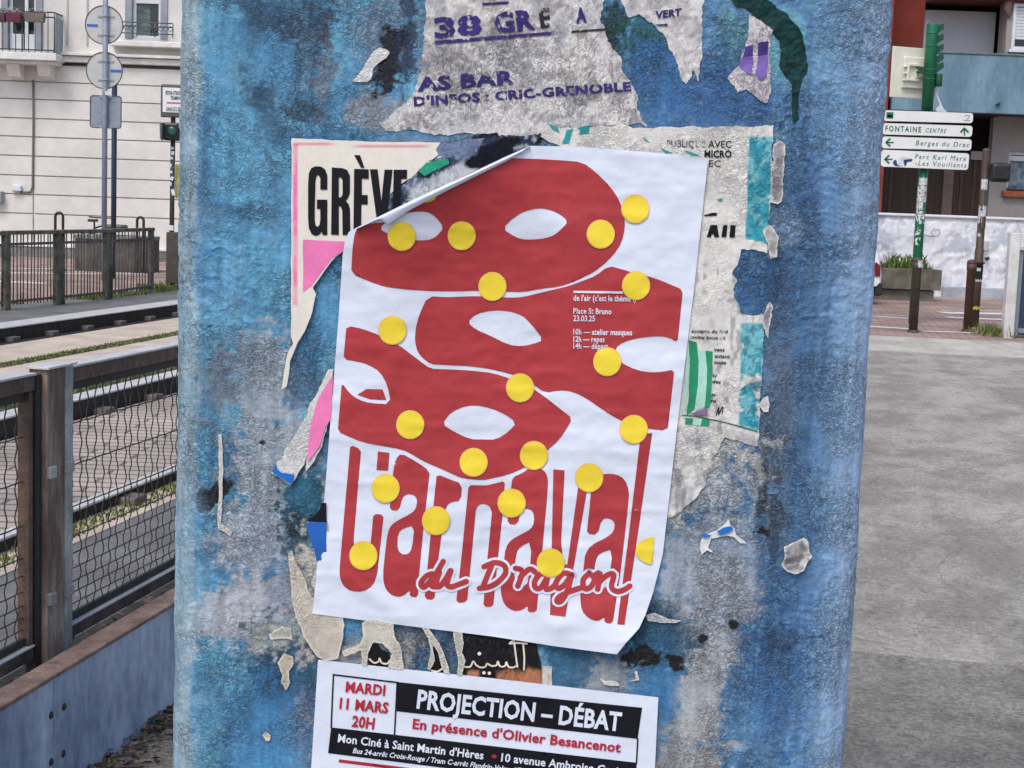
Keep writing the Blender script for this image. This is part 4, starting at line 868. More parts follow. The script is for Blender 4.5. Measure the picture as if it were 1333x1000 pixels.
# ---- film screening poster at the bottom
def fheight(V):
    X, Z = hs(V); return .0042 + fbm(X * 14, Z * 14, 41, 3) * .0016 + (fbm(X * 20, Z * 30, 91, 3) - .5) * .0022
def fsurf(V, off=0.0): return on_y(V, YF - fheight(V) - off)
fp = art('screening_poster', [[(414, 859), (520, 870.5), (639.6, 883), (750, 896), (857, 908), (852.5, 1000), (838, 1250), (824, 1480), (600, 1455), (380, 1430), (392, 1250), (405, 1000)]], fsurf, M_white_p, None, off=0, step=6, thick=.0003)
tag(fp, 'white film screening poster with black and red print at the foot of the picture', 'poster')
art('black_panel', [[(518, 888), (676, 905), (836, 921.5), (830, 962), (672, 943.5), (516.3, 926)], [(431, 947), (513, 956.5), (829, 993), (826, 1034), (627, 1006), (427, 980.5)]], fsurf, M_black, fp, off=.0004, step=6)
def fline(a, b, wd): 
    a = np.array(a, float); b = np.array(b, float); n = (b - a) / np.linalg.norm(b - a); n = np.array([-n[1], n[0]]) * wd / 2
    return [tuple(a - n), tuple(b - n), tuple(b + n), tuple(a + n)]
art('black_rule', [fline((433, 878.3), (519, 888.7), 2), fline((434, 878), (431, 948), 2), fline((517, 888), (513.5, 957), 2), fline((830.3, 961), (828.5, 994), 2)], fsurf, M_black, fp, off=.0006, step=6)
art('red_rule', [fline((441, 990.5), (640, 1015), 4)], fsurf, M_redtext, fp, off=.0004, step=6)
fb = dict(surf=fsurf, parent=fp, off=.0007)
def FT(s_, p0, p1, cap, m, bold, shear=0, cut=8): return text('lettering', s_, p0, p1, cap, fsurf, m, fp, bold=bold, shear=shear, off=.0008, cut=cut)
FT('MARDI', (449.5, 900.5), (501, 905.5), 13.2, M_redtext, .036); FT('11 MARS', (441.5, 922), (505, 928.5), 13.6, M_redtext, .036); FT('20H', (457.5, 945.5), (486.7, 949.2), 14, M_redtext, .036)
FT('PROJECTION – DÉBAT', (542, 921.5), (807.5, 951.5), 23.5, M_white_ink, .032)
FT("En présence d'Olivier Besancenot", (536.6, 948.3), (807.6, 979.5), 12.6, M_redtext, .03)
FT("Mon Ciné à Saint Martin d'Hères", (439.5, 966), (629, 988.5), 10.4, M_white_ink, .022); FT('•', (639, 990), (646, 991), 12, M_redtext, .02)
FT('10 avenue Ambroise Croizat', (652, 991), (822, 1011), 10.4, M_white_ink, .022)
FT('Bus 24-arrêt Croix-Rouge / Tram C-arrêt Flandrin-Valmy / Tram D', (459, 980.3), (700, 1009), 6.6, M_white_ink, .022, .2, 0)

# ---- black remnants with pale Arabic script between the two posters
ab = [[(602, 824), (610, 820), (645, 822), (690, 828), (700, 840), (704, 866), (719, 868), (718.5, 893), (690, 890), (640, 884), (604, 878), (598, 872), (600, 850)],
      [(478, 850), (482, 842), (490, 838), (497, 846), (505, 850), (512, 866), (515, 872), (482, 867)],
      [(560, 872), (566, 858), (562, 838), (572, 846), (577, 862), (582, 876), (574, 878)]]
def abcol(px, py):
    n2 = fbm(px / 8, py / 8, 401, 3); C = np.empty((len(px), 3)); C[:] = C8(22, 20, 26)
    lerp3(C, sst(868, 876, py + (n2 - .5) * 14 - np.abs(px - 672) * .12) * sst(644, 650, px) * sst(706, 703, px), C8(176, 116, 84))
    lerp3(C, sst(868, 873, py - np.abs(px - 614) * .5 + (n2 - .5) * 8) * sst(606, 610, px) * sst(626, 620, px), C8(190, 130, 100))
    lerp3(C, sst(704.5, 706, px) * sst(864, 867, py), C8(204, 200, 190)); C *= (.85 + .3 * n2)[:, None]
    return C
ao = art('torn_poster', [tear(ab[0], 2.5, 71, 1.5)], skin, M_old, None, off=.0022, step=2.5, colf=abcol, thick=.0003)
tag(ao, 'black torn poster remnant with pale Arabic script between the two white posters', 'poster')
for k_ in (1, 2): art('torn_piece', [tear(ab[k_], 1.8, 71 + k_, 1.5)], skin, M_old, ao, off=.0022, step=2.5, colf=abcol, thick=.0003)
a_s = lambda V, o=0: skin(V, o + .0026)
M_cream = mat('cream_ink', srgb(226, 216, 196), .7, .08, 40)
strokes('lettering', [[(669, 834), (671, 850), (673.5, 868)], [(669.5, 833), (663, 838), (673, 837), (686, 838)], [(681, 838), (682.5, 856), (682, 872)], [(673.5, 866), (668, 869), (662, 868), (659, 862), (657.5, 867), (651, 867.5), (648, 861), (646.5, 866), (640, 867), (634, 864), (632, 868), (626, 869), (620, 866), (616, 861), (612, 868), (602, 868)],
                      [(481, 858), (487, 863), (493, 861), (494, 857), (497, 863), (504, 864), (509, 859), (512, 866)], [(562, 838), (572, 848), (578, 866), (570, 874), (562, 873)]], 2.3, a_s, M_cream, ao, .0008)
art('lettering', [cir(624, 851, 2.4, n=10), cir(630, 876, 2.2, n=10), cir(637, 876.5, 2.2, n=10)], a_s, M_cream, ao, off=.0008, step=3)
# ---- loose scraps
scrap([(493, 62), (502, 65), (507, 69), (502, 76), (492, 82), (486, 90), (485, 98), (483, 104), (478, 108), (468, 107), (458, 106), (464, 100), (470, 92), (475, 84), (482, 72), (487, 66)], 'curved white torn scrap on the blue paint, upper left of the purple lettered poster', (222, 222, 222), 81, k=.12, rough=1.2)
scrap([(284, 566), (288, 566), (290, 590), (290.5, 620), (289, 655), (288, 680), (295, 686), (302, 691), (300, 698), (292, 692), (284, 688), (283, 670), (285, 640), (285, 600)], 'thin white paper drip hanging over the black blot at the left edge of the pillar', (196, 194, 190), 82, k=.25, rough=.8)
o_ = scrap([(434, 480), (432, 500), (433, 520), (424, 560), (418, 585), (410, 600), (398, 614), (399, 604), (402, 590), (398, 600), (389, 616), (384, 625), (378, 630), (366, 624), (353, 615), (358, 604), (368, 596), (372, 584), (384, 566), (393, 552), (400, 540), (404, 524), (411, 514), (420, 496), (428, 480)], 'white and pink torn scrap with a blue end at the carnival poster edge', (216, 216, 214), 83, k=.15, rough=1.5, surf=sm, off=.0008)
s83 = lambda V, o=0: smooth_skin(V, o + .0012)
art('pink_print', [tear([(433.5, 488), (432, 520), (431, 545), (424, 556), (416, 580), (408, 592), (400, 602), (401, 580), (404, 556), (411, 530), (416, 516), (424, 502)], 1, 84)], s83, M_pinkp, o_, off=.0006, step=4)
art('blue_print', [tear([(359, 602), (361, 610), (366, 615), (375, 617), (383, 618), (382, 627), (378, 629.5), (366, 623), (354, 614)], .8, 85)], s83, mat('bright_blue_print', srgb(12, 104, 190), .6, .08, 40), o_, off=.0006, step=4)
o_ = scrap([(420, 652), (416, 664), (410, 672), (398, 678), (402, 692), (406, 702), (412, 716), (412, 740), (406, 760), (414, 778), (406, 778), (398, 756), (388, 738), (380, 716), (376, 720), (378, 756), (380, 780), (388, 812), (400, 836), (414, 856), (424, 862), (440, 858), (444, 840), (450, 812), (440, 790), (430, 700)], 'long beige torn strip running down beside the lower left edge of the carnival poster', (204, 196, 182), 86, k=.25, rough=2, surf=sm, off=.0006)
art('black_print', [tear([(419, 655), (416, 664), (408, 673), (398, 679), (425, 681), (425, 655)], 1.2, 87, 2)], s83, M_black, o_, off=.0005, step=4)
art('blue_print', [tear([(397, 680), (425, 680), (425, 730), (412, 730), (408, 712), (402, 697)], 1.2, 88, 2)], s83, mat('royal_blue_print', srgb(20, 92, 178), .6, .08, 40), o_, off=.0005, step=4)
scrap([(471, 812), (480, 806), (512, 810), (514, 826), (520, 840), (526, 872), (505, 870), (510, 852), (498, 838), (486, 836), (478, 850), (478, 868), (470, 866), (470, 845), (448, 856), (446, 848), (468, 838), (473, 826)], 'forked beige paper remnant between the two white posters, left of the Arabic script', (206, 200, 186), 89, k=.25, rough=1.6, surf=sm, off=.0012)
scrap([(548, 816), (556, 814), (562, 822), (572, 838), (580, 856), (586, 878), (578, 876), (570, 850), (561, 836), (566, 860), (560, 873), (557, 870), (560, 848), (558, 830)], 'narrow forked cream remnant just left of the black Arabic lettered piece', (204, 198, 186), 90, k=.25, rough=1.2, surf=sm, off=.0016)
scrap([(590, 822), (602, 824), (603, 838), (601, 850), (606, 860), (602, 880), (596, 878), (596, 856), (592, 840)], 'upright cream paper edge touching the black Arabic lettered piece', (200, 194, 184), 91, k=.3, rough=1.4, surf=sm, off=.0016)
o_ = scrap([(914, 702), (918, 696), (926, 694), (934, 690), (944, 682), (948, 676), (951, 684), (956, 688), (958, 696), (966, 702), (972, 708), (964, 708), (956, 700), (948, 698), (936, 700), (926, 702), (922, 712), (930, 719), (920, 716), (914, 722), (911, 714)], 'bent white scrap with blue patches, low on the right of the pillar', (220, 222, 226), 92, k=.15, rough=1)
art('blue_print', [tear([(933, 692), (942, 687), (952, 685), (955, 690), (948, 694), (938, 697)], .8, 93, 2), tear([(913, 698), (919, 695), (926, 697), (922, 700), (915, 700)], .8, 94, 2)], lambda V, o=0: skin(V, o + .0021), mat('mid_blue_print', srgb(24, 110, 196), .6, .08, 40), o_, off=.0008, step=3)
def crump(V, off=0.0):
    X, Z = hs(V); return on_y(V, YF - .004 - ridge(X * 90, Z * 90, 95, 2) * .0045 - off)
scrap([(1021, 712), (1032, 707), (1046, 700), (1052, 704), (1054, 718), (1058, 724), (1052, 732), (1048, 742), (1036, 748), (1024, 744), (1017, 736), (1022, 724)], 'crumpled grey and white square of paper low on the right of the pillar', (206, 206, 208), 95, k=.75, dirt=(90, 88, 90), rough=1, surf=crump, off=0)
scrap([(781, 883), (788, 887), (796, 886), (804, 888), (807, 893), (796, 893), (786, 892)], 'small white sliver of paper above the right corner of the screening poster', (214, 214, 208), 96, k=.1, rough=.8)
scrap([(826, 875), (829, 873), (832, 885), (828, 886), (818, 887), (827, 884)], 'tiny white nick of paper right of the white sliver above the screening poster', (214, 214, 208), 97, k=.1, rough=.5)
scrap([(361, 862), (370, 851), (381, 856), (383, 864), (376, 876), (377, 890), (372, 899), (366, 888), (368, 878)], 'dirty beige flake of paper on the dark patch left of the screening poster', (188, 178, 158), 98, k=.45, rough=1.6)
scrap([(341, 957), (346, 953), (352, 957), (352, 964), (346, 965)], 'round beige fleck on the blue paint at the lower left of the pillar', (206, 188, 150), 99, k=.1, rough=.8)
scrap([(350, 826), (366, 815), (378, 818), (380, 832), (366, 830), (352, 832)], 'pale flaking paper patch above the beige flake, lower left of the pillar', (186, 186, 176), 100, k=.4, rough=2)
scrap([(840, 802), (852, 798), (872, 806), (888, 808), (880, 811), (858, 810), (843, 809)], 'pale torn sliver beside the lower right corner of the carnival poster', (178, 186, 196), 102, k=.15, rough=1)
# ------------------------------------------------------------------ left: parapet, mesh fence, railing, signs, house
def on_perp(x, y, off):
    d = Vector(rays([(x, y)])[0]); c = Vector((0, 0, CAMZ)); t = (off - c.dot(NV)) / d.dot(NV); return c + d * t
def pbox(mb, p, u0, u1, z0, z1, t, mi=0, bev=0.0):          # box standing along the street at offset p, t thick
    return mb.box(pa(p, (u0 + u1) / 2, (z0 + z1) / 2), (t, u1 - u0, z1 - z0), RZ, mi, bev=bev)
M_bluewall = mat('faded_blue_paint', srgb(172, 182, 202), 0.75, 0.24, 4.5, 0.0014, 60, col2=srgb(100, 116, 142), stretch=(1, 1, .55), edge=(.34, .62))
M_rusttop = mat('rusty_edge', srgb(134, 112, 100), 0.8, 0.3, 14, 0.0008, 90, col2=srgb(96, 76, 66))
M_galv = mat('galvanised_steel', (0.36, 0.365, 0.37), 0.5, 0.25, 9, 0.0004, 60, metal=0.35)
M_brown = mat('rusted_brown_steel', (0.15, 0.092, 0.065), 0.75, 0.35, 11, 0.0006, 80, col2=(0.05, 0.036, 0.03))
M_brownl = mat('worn_brown_steel', (0.36, 0.28, 0.22), 0.65, 0.35, 12, 0.0006, 80, col2=(0.12, 0.075, 0.055), stretch=(1, 1, .25))
M_dark = mat('dark_steel', (0.022, 0.02, 0.019), 0.65, 0.3, 12)
M_wire = mat('rusted_wire', (0.055, 0.044, 0.04), 0.65, 0.35, 30)
M_railtop = mat('fence_rail_grey', (0.5, 0.5, 0.5), 0.45, 0.15, 9, 0.0004, 60)
pw = thing('parapet_wall', 'low blue painted wall with a rusty top edge below the wire mesh fence', 'wall', pa(-1.66, 5, 0))
mb = MB(); jz = [float(on_perp(75, 940, -1.63).dot(SV)), 12.0]
us = [-1.0, jz[0], jz[0] + 3.2, jz[0] + 6.4, jz[0] + 9.6, jz[0] + 13]
for a, b in zip(us[:-1], us[1:]): pbox(mb, -1.668, a + .0015, b - .0015, -.14, .292, .056, 0, .002)
part('wall_panel', mb, M_bluewall, pw)
mb = MB()
for a, b in zip(us[:-1], us[1:]): pbox(mb, -1.668, a + .003, b - .003, .292, .303, .066, 0, .0025)
part('top_edge', mb, M_rusttop, pw)
for x, y in [(66, 931), (83, 920), (66, 992), (82, 981)]:
    mb = MB(); p = on_perp(x, y, -1.64); mb.lathe(tuple(p + NV * -.004), [(.009, 0), (.009, .006), (.005, .009)], 10, axis='X'); part('bolt', mb, M_dark, pw)
# tray of earth and dead leaves behind the wall
tr = MB(); slab(tr, -2.1, -1.70, -2, 22, -.1, .07); struct('earth_strip', tr, M_dirt)
lv = MB(); rg = random.Random(11)
def leaf(c, s):
    t = Matrix.Rotation(rg.uniform(0, 6.28), 3, 'Z') @ Matrix.Rotation(rg.uniform(-.9, .9), 3, 'X')
    pts = [(-s, 0, 0), (-.3 * s, .35 * s, .08 * s), (.5 * s, .3 * s, .05 * s), (s, 0, .15 * s), (.4 * s, -.34 * s, .03 * s), (-.4 * s, -.3 * s, .1 * s)]
    lv.add([c + t @ Vector(p) for p in pts], [[0, 1, 2, 3], [0, 3, 4, 5]], rg.randrange(3))
for _ in range(1500): leaf(pa(rg.uniform(-2.05, -1.72), 2.4 + 7 * rg.random() ** 1.4, .08 + rg.random() * .05), rg.uniform(.010, .03))
for _ in range(1400): leaf(pa(-1.64 + abs(rg.gauss(0, .07)), 2.6 + 4 * rg.random(), .006 + rg.random() * .02), rg.uniform(.008, .022))
o = link('dead_leaves', lv.mesh('dead_leaves'), [mat('leaf_a', (.05, .036, .025), .8, .4, 20), mat('leaf_b', (.028, .022, .018), .8, .4, 20), mat('leaf_c', (.10, .08, .06), .8, .4, 20)]); o['kind'] = 'stuff'
# crushed dark box lying in the tray
c = on_perp(92, 862, -1.80); c.z = .15
bx = thing('crushed_box', 'crushed dark grey cardboard box lying behind the blue wall under the mesh fence', 'litter', c)
mb = MB(); R_ = Matrix.Rotation(.5, 3, 'Z') @ Matrix.Rotation(-.45, 3, 'X') @ Matrix.Rotation(.25, 3, 'Y')
for ctr, d in [((0, 0, -.03), (.11, .09, .004)), ((.055, 0, 0), (.004, .09, .06)), ((-.055, 0, 0), (.004, .09, .06)), ((0, .045, 0), (.114, .004, .06)), ((0, -.045, -.005), (.114, .004, .05))]:
    mb.box(c + R_ @ Vector(ctr), d, tilt=R_)
part('box_body', mb, mat('grey_cardboard', (.10, .10, .11), .8, .3, 20), bx)
mb = MB(); mb.box(c + R_ @ Vector((.078, 0, .045)), (.05, .09, .003), tilt=R_ @ Matrix.Rotation(-.7, 3, 'Y')); part('flap', mb, mat('grey_card_edge', (.2, .2, .2), .8, .3, 20), bx)
c = on_perp(169, 820, -1.72); c.z = .13
lt_ = thing('paper_litter', 'small crumpled white paper in the dark strip behind the blue wall', 'litter', c)
bm = bmesh.new(); bmesh.ops.create_icosphere(bm, subdivisions=2, radius=.016)
for v in bm.verts: v.co *= rg.uniform(.65, 1.25)
mb = MB(); bm.verts.index_update(); mb.add([v.co + c for v in bm.verts], [[v.index for v in f.verts] for f in bm.faces]); bm.free()
part('crumpled_sheet', mb, mat('white_litter', (.6, .58, .55), .8, .2, 30), lt_)

# wire mesh fence
FO = -1.85
uA, uB = 3.452, 3.60                                 # post, left and right side
fe = thing('mesh_fence', 'rusty steel fence of crimped wire mesh panels between posts along the walkway', 'fence', pa(FO, 4, .1))
def panel(u0, u1, first):
    zt, zb = .955, .275
    mb = MB(); pbox(mb, FO, u0, u1, zt - .042, zt - .004, .042, 0, .002); part('top_rail', mb, M_brown, fe)
    mb = MB(); pbox(mb, FO, u0, u1, zt - .004, zt + .002, .05, 0, .001); part('rail_cap', mb, M_railtop, fe)
    mb = MB(); pbox(mb, FO, u0, u1, zb - .034, zb, .036, 0, .002); part('bottom_rail', mb, M_brown, fe)
    mb = MB(); pbox(mb, FO, u0, u1, zb, zb + .004, .042); part('rail_cap', mb, M_railtop, fe)
    for q_ in ((zt - .066, zt - .043), (zb + .005, zb + .024)):
        mb = MB(); pbox(mb, FO, u0, u1, q_[0], q_[1], .012, 0, .001); part('inner_bar', mb, M_dark, fe)
    mb = MB()
    mb2 = MB()
    for us_ in ((u0, u0 + .02), (u1 - .02, u1)):
        mb = MB(); pbox(mb, FO, us_[0], us_[1], zb + .005, zt - .044, .03, 0, .001); part('side_bar', mb, M_galv if not first else M_brown, fe)
    wm = MB(); k = 0; u = u0 + .05
    while u < u1 - .02:
        pts = []; jit = rg.gauss(0, .002); bow = rg.gauss(0, .004)
        n = 44 if u < 8 else 20
        for i in range(n + 1):
            z = zb + .01 + (zt - zb - .06) * i / n
            pts.append(pa(FO + .003 * math.sin(z * 90 + k * 3.14), u + jit + .0026 * math.sin(z * 92 + k * 3.14) + bow * math.sin((z - zb) * 4.6), z))
        wm.tube(pts, .0018, 6); u += .045; k += 1
    for z in (.80, .69, .58, .50, .455, .415, .38, .35, .32, .295):
        pts = []; n = int((u1 - u0) / .02)
        for i in range(n + 1): pts.append(pa(FO - .003 + .002 * math.sin(i * 1.3), u0 + (u1 - u0) * i / n, z + .0015 * math.sin(i * 1.3)))
        wm.tube(pts, .0019, 6)
    part('wire_mesh', wm, M_wire, fe)
panel(1.6, uA - .035, True)
panel(uB - .005, 5.55, False); panel(5.72, 7.6, False); panel(7.77, 9.7, False)
def post(ua, ub):
    w_ = (ub - ua)
    mb = MB(); pbox(mb, FO + .006, ua - .028, ua - .002, .12, .95, .03, 0, .002); part('post', mb, M_dark, fe)
    mb = MB(); pbox(mb, FO + .01, ua, ua + w_ * .66, .10, .962, .05, 0, .003); part('post', mb, M_brownl, fe)
    mb = MB(); pbox(mb, FO + .01, ua + w_ * .68, ub - .002, .10, .965, .05, 0, .003); part('post', mb, M_galv, fe)
    mb = MB(); pbox(mb, FO + .012, ua - .01, ub + .004, .962, .968, .062, 0, .001); part('post_cap', mb, M_railtop, fe)
    for z in (.72, .40):
        for q_ in ((ua - .002, ua + .03), (ub - .05, ub - .014)):
            mb = MB(); pbox(mb, FO + .04, q_[0], q_[1], z - .03, z, .012, 0, .002); part('bracket', mb, M_galv, fe)
    mb = MB(); pbox(mb, FO + .0, ua - .03, ub + .03, .07, .10, .12, 0, .003); part('foot_plate', mb, M_dark, fe)
post(uA, uB - .01); post(5.58, 5.70); post(7.63, 7.75)

# barred railing across the tracks
M_weath = mat('weathered_green_steel', srgb(112, 108, 94), 0.75, 0.3, 9, col2=srgb(74, 68, 60))
fr = thing('barred_railing', 'weathered railing of thin upright bars across the tracks, in front of the pale house', 'railing', atz(100, 395))
pts_px = [(-80, 409), (8, 404), (74, 397), (138, 390), (196, 381)]
gp4 = [atz(*p, .03) for p in pts_px]
def htop(p, y): return float(on_y([(to_px([p])[0][0], y)], p.y)[0][2])
tops = [htop(gp4[i], y) for i, y in enumerate((305, 303, 302, 300.5, 298.5))]
for i in range(5):
    p = gp4[i]; d = (gp4[min(i + 1, 4)] - gp4[max(i - 1, 0)]).normalized(); rz = math.atan2(d.y, d.x)
    mb = MB(); mb.box((p.x, p.y, tops[i] / 2), (.10, .06, tops[i]), rz, bev=.006); part('post', mb, M_weath, fr)
    if i in (2, 3):
        q = p + d * .14; mb = MB(); mb.tube([q, q + Vector((0, 0, tops[i] * .97))], .028, 10); part('slim_post', mb, M_weath, fr)
for i in range(4):
    a, b = gp4[i], gp4[i + 1]; d = (b - a); L_ = d.length; d.normalize(); rz = math.atan2(d.y, d.x)
    za, zb_ = tops[i], tops[i + 1]; c = (a + b) / 2
    mb = MB(); mb.box((c.x, c.y, (za + zb_) / 2 + .0), (L_ + .08, .085, .045), rz, bev=.006); part('top_rail', mb, M_weath, fr)
    mb = MB()
    mb.box((c.x, c.y, (za + zb_) / 2 - .13), (L_ - .1, .02, .03), rz); mb.box((c.x, c.y, .12), (L_ - .1, .02, .03), rz)
    n = 15
    for k in range(1, n):
        q = a + d * (L_ * k / n) + Vector((rg.uniform(-.006, .006), 0, 0)); mb.tube([q + Vector((0, 0, .05)), q + Vector((rg.uniform(-.01, .01), 0, (za + zb_) / 2 - .05))], .0085, 6)
    part('bar_panel', mb, mat('thin_bars', (.10, .09, .08), .75, .3, 9), fr)

# pale house
HY = 32.0
M_render = mat('cream_render', (0.72, 0.70, 0.66), 0.9, 0.06, .9, 0.003, 30, col2=(0.61, 0.595, 0.565))
M_stone = mat('sill_stone', (0.72, 0.705, 0.67), 0.85, 0.1, 3, 0.002, 40)
M_groove = mat('groove_grey', (0.42, 0.41, 0.40), 0.95, 0.1, 5)  # darker grey than the courses, seen in grooves and wall joints
M_plinth = mat('plinth_grey', (0.17, 0.17, 0.165), 0.9, 0.2, 3, 0.004, 30)
M_glass = mat('window_glass', (0.012, 0.016, 0.024), 0.08, 0.2, 3, spec=.6)
M_frame = mat('white_frame', (0.62, 0.66, 0.70), 0.5, 0.06, 6)
M_greyframe = mat('grey_surround', (0.27, 0.30, 0.34), 0.7, 0.12, 5)
M_iron = mat('grey_iron', (0.08, 0.095, 0.11), 0.6, 0.2, 9)
def hp(x, y, dy=0.0): p = aty(x, y, HY); return Vector((p.x, HY + dy, p.z))
ho = thing('pale_house', 'cream rendered house with grooved base storey, balcony and sash windows behind the tracks', 'house', (-12, HY + 4, 0))
GX0, GX1 = -22.0, -3.2
slope = lambda y: None
rows = [hp(60, y).z for y in (423, 338, 321.5 + 0, 0)]
# grooved courses: each course is a block, the joints are real gaps
gy = [338, 288, 276.5 + 0, 0]
yl = [107, 130, 155, 179, 204, 229.5, 254, 279]        # joint heights at x = 60
zl = [hp(60, y).z for y in yl]
zs_ = [hp(60, 84).z] + zl + [hp(60, 320).z]
mb = MB(); mb.box(((GX0 + GX1) / 2, HY + 4.22, 5), (GX1 - GX0 - .01, 8, 10)); mb.box(((GX0 + GX1) / 2, HY + .135, zs_[0] / 2 - .02), (GX1 - GX0 - .02, .2, zs_[0])); part('house_core', mb, M_groove, ho)
mb = MB(); jx = hp(43.5, 180).x
for i in range(len(zs_) - 1):
    z1, z0 = zs_[i] - .012, zs_[i + 1] + .012
    for xa, xb in ((GX0, jx - .014), (jx + .014, GX1)) if i > 0 else ((GX0, GX1),):
        mb.box(((xa + xb) / 2, HY + .03, (z0 + z1) / 2), (xb - xa, .06, z1 - z0), bev=.006)
part('base_course', mb, M_render, ho)
mb = MB(); mb.box(((GX0 + GX1) / 2, HY - .01, (zs_[-1] + -.1) / 2), (GX1 - GX0, .14, zs_[-1] + .1), bev=.01); part('plinth', mb, M_plinth, ho)
mb = MB(); zq = zs_[-1]; mb.box(((GX0 + GX1) / 2, HY - .02, zq + .0), (GX1 - GX0, .16, .05), bev=.008); part('plinth_cap', mb, M_stone, ho)
# upper wall with openings
op = [(hp(170, 0), hp(214, 47)), (hp(2, 0), hp(55, 70))]
W1 = (hp(163, 50).x, hp(218, 52).x, hp(190, 51).z); W0 = (hp(2, 0).x, hp(56, 0).x, hp(28, 71).z)
zw0 = zs_[0]; zw1 = 7.6
mb = MB()
def wallbit(x0, x1, z0, z1): mb.box(((x0 + x1) / 2, HY + .03, (z0 + z1) / 2), (x1 - x0, .06, z1 - z0))
ZT = W1[2] + 2.0
wallbit(GX0, W0[0], zw0 + .2, ZT); wallbit(W0[1], W1[0], zw0 + .2, ZT); wallbit(W1[1], GX1, zw0 + .2, ZT); wallbit(GX0, GX1, ZT, 10)
wallbit(W1[0], W1[1], zw0 + .2, W1[2]); wallbit(W0[0], W0[1], zw0 + .2, W0[2])
part('upper_wall', mb, M_render, ho)
mb = MB(); zb0 = zw0 + .1
mb.box(((GX0 + GX1) / 2, HY - .02, zb0 + .02), (GX1 - GX0, .2, .12), bev=.02); mb.box(((GX0 + GX1) / 2, HY - .06, zb0 + .12), (GX1 - GX0, .28, .06), bev=.01); part('string_course', mb, M_stone, ho)
for xv in (88, 114):
    mb = MB(); a = hp(xv, 0); mb.box((a.x, HY - .005, zb0 + 2.6), (.03, .03, 4.6)); part('wall_joint', mb, M_groove, ho)
# window on the right with its sill, surround and guard rail
def win(x0, x1, z0, z1, sill, leafx, nm='window'):
    cx = (x0 + x1) / 2
    mb = MB(); mb.box((x0 + .07, HY + .04, (z0 + z1) / 2), (.14, .16, z1 - z0), bev=.01); mb.box((x1 - .07, HY + .04, (z0 + z1) / 2), (.14, .16, z1 - z0), bev=.01); mb.box((cx, HY + .04, z1 + .06), (x1 - x0, .16, .12), bev=.01)
    wf = part(nm, mb, M_greyframe, ho)
    def sub(n_, b_, m_):
        me = b_.mesh(n_); me.transform(Matrix.Translation(-ho.location)); return link(n_, me, m_, wf)
    mb = MB(); mb.box((cx, HY + .13, (z0 + z1) / 2), (x1 - x0 - .28, .015, z1 - z0 - .02)); sub('pane', mb, M_glass)
    mb = MB(); xs = [x0 + .17] + leafx + [x1 - .17]
    for x in xs: mb.box((x, HY + .10, (z0 + z1) / 2), (.07, .05, z1 - z0 - .02), bev=.006)
    mb.box((cx, HY + .098, z0 + .04), (x1 - x0 - .3, .045, .07), bev=.005); mb.box((cx, HY + .098, z1 - .04), (x1 - x0 - .3, .045, .07), bev=.005)
    sub('frame', mb, M_frame)
    return wf, sub
wf, sub = win(W1[0], W1[1], W1[2], ZT, True, [])
mb = MB(); za = hp(190, 4).z; mb.box(((W1[0] + W1[1]) / 2, HY + .095, za + .28), (W1[1] - W1[0] - .3, .05, .56)); sub('roller_blind', mb, mat('white_blind', (.62, .64, .66), .6, .05, 6))
mb = MB(); mb.box((hp(184, 0).x - .02, HY + .115, (W1[2] + za) / 2), (.36, .01, za - W1[2] - .1)); sub('curtain', mb, mat('grey_green_curtain', (.09, .13, .13), .7, .4, 4, stretch=(1, 1, 3)))
mb = MB(); mb.box(((W1[0] + W1[1]) / 2 + .1, HY - .10, hp(190, 59).z), (1.55, .36, .12), bev=.02); part('sill', mb, M_stone, ho)
mb = MB(); zg = hp(190, 31).z; xa, xb = hp(158, 40).x, hp(228, 40).x
for z in (zg, zg - .08, W1[2] + .09): mb.tube([(xa, HY - .2, z), (xb, HY - .2, z)], .012, 8)
for x in np.linspace(xa, xb, 4): mb.tube([(x, HY - .2, zg), (x, HY - .2, W1[2] + .02)], .011, 8)
for k in range(11):
    x = xa + (xb - xa) * (k + .5) / 11; mb.tube([(x + .045 * math.cos(t * .7), HY - .2, W1[2] + .2 + .05 * math.sin(t * .7)) for t in range(9)], .007, 6, closed=True)
part('window_guard', mb, M_iron, ho)
# balcony and its glazed door
wf, sub = win(W0[0], W0[1], hp(28, 71).z, ZT, False, [hp(33, 0).x])
mb = MB(); zp = hp(28, 44).z
for xa, xb in ((hp(9, 0).x, hp(29, 0).x), (hp(36, 0).x, hp(54, 0).x)): mb.box(((xa + xb) / 2, HY + .085, (zp + W0[2]) / 2), (xb - xa, .04, zp - W0[2]), bev=.01)
sub('door_panel', mb, M_frame)
bx1 = hp(84.5, 74).x; zbal = hp(30, 76).z; BD = .6
mb = MB(); mb.box(((GX0 + bx1) / 2, HY - BD / 2, zbal), (bx1 - GX0, BD, .15), bev=.015); mb.box(((GX0 + bx1) / 2, HY - BD / 2 + .06, zbal - .11), (bx1 - GX0 - .1, BD - .12, .07), bev=.01); part('balcony_slab', mb, M_stone, ho)
for x in (24.5, 64):
    mb = MB(); a = hp(x, 92); z1 = hp(x, 85).z; z0 = hp(x, 102).z
    mb.prism([(a.x - .13, HY, z0 - .04), (a.x - .13, HY - .3, z0 + .02), (a.x - .13, HY - .42, z1 - .02), (a.x - .13, HY - .42, z1 + .02), (a.x - .13, HY, z1 + .02)], (.26, 0, 0)); part('corbel', mb, M_stone, ho)
mb = MB(); z1 = hp(60, 20).z; yy = HY - BD + .05
for z in (z1, z1 - .1, zbal + .13): mb.tube([(GX0 + .2, yy, z), (bx1 - .05, yy, z), (bx1 - .05, HY, z)], .014, 8)
x = bx1 - .05; k = 0
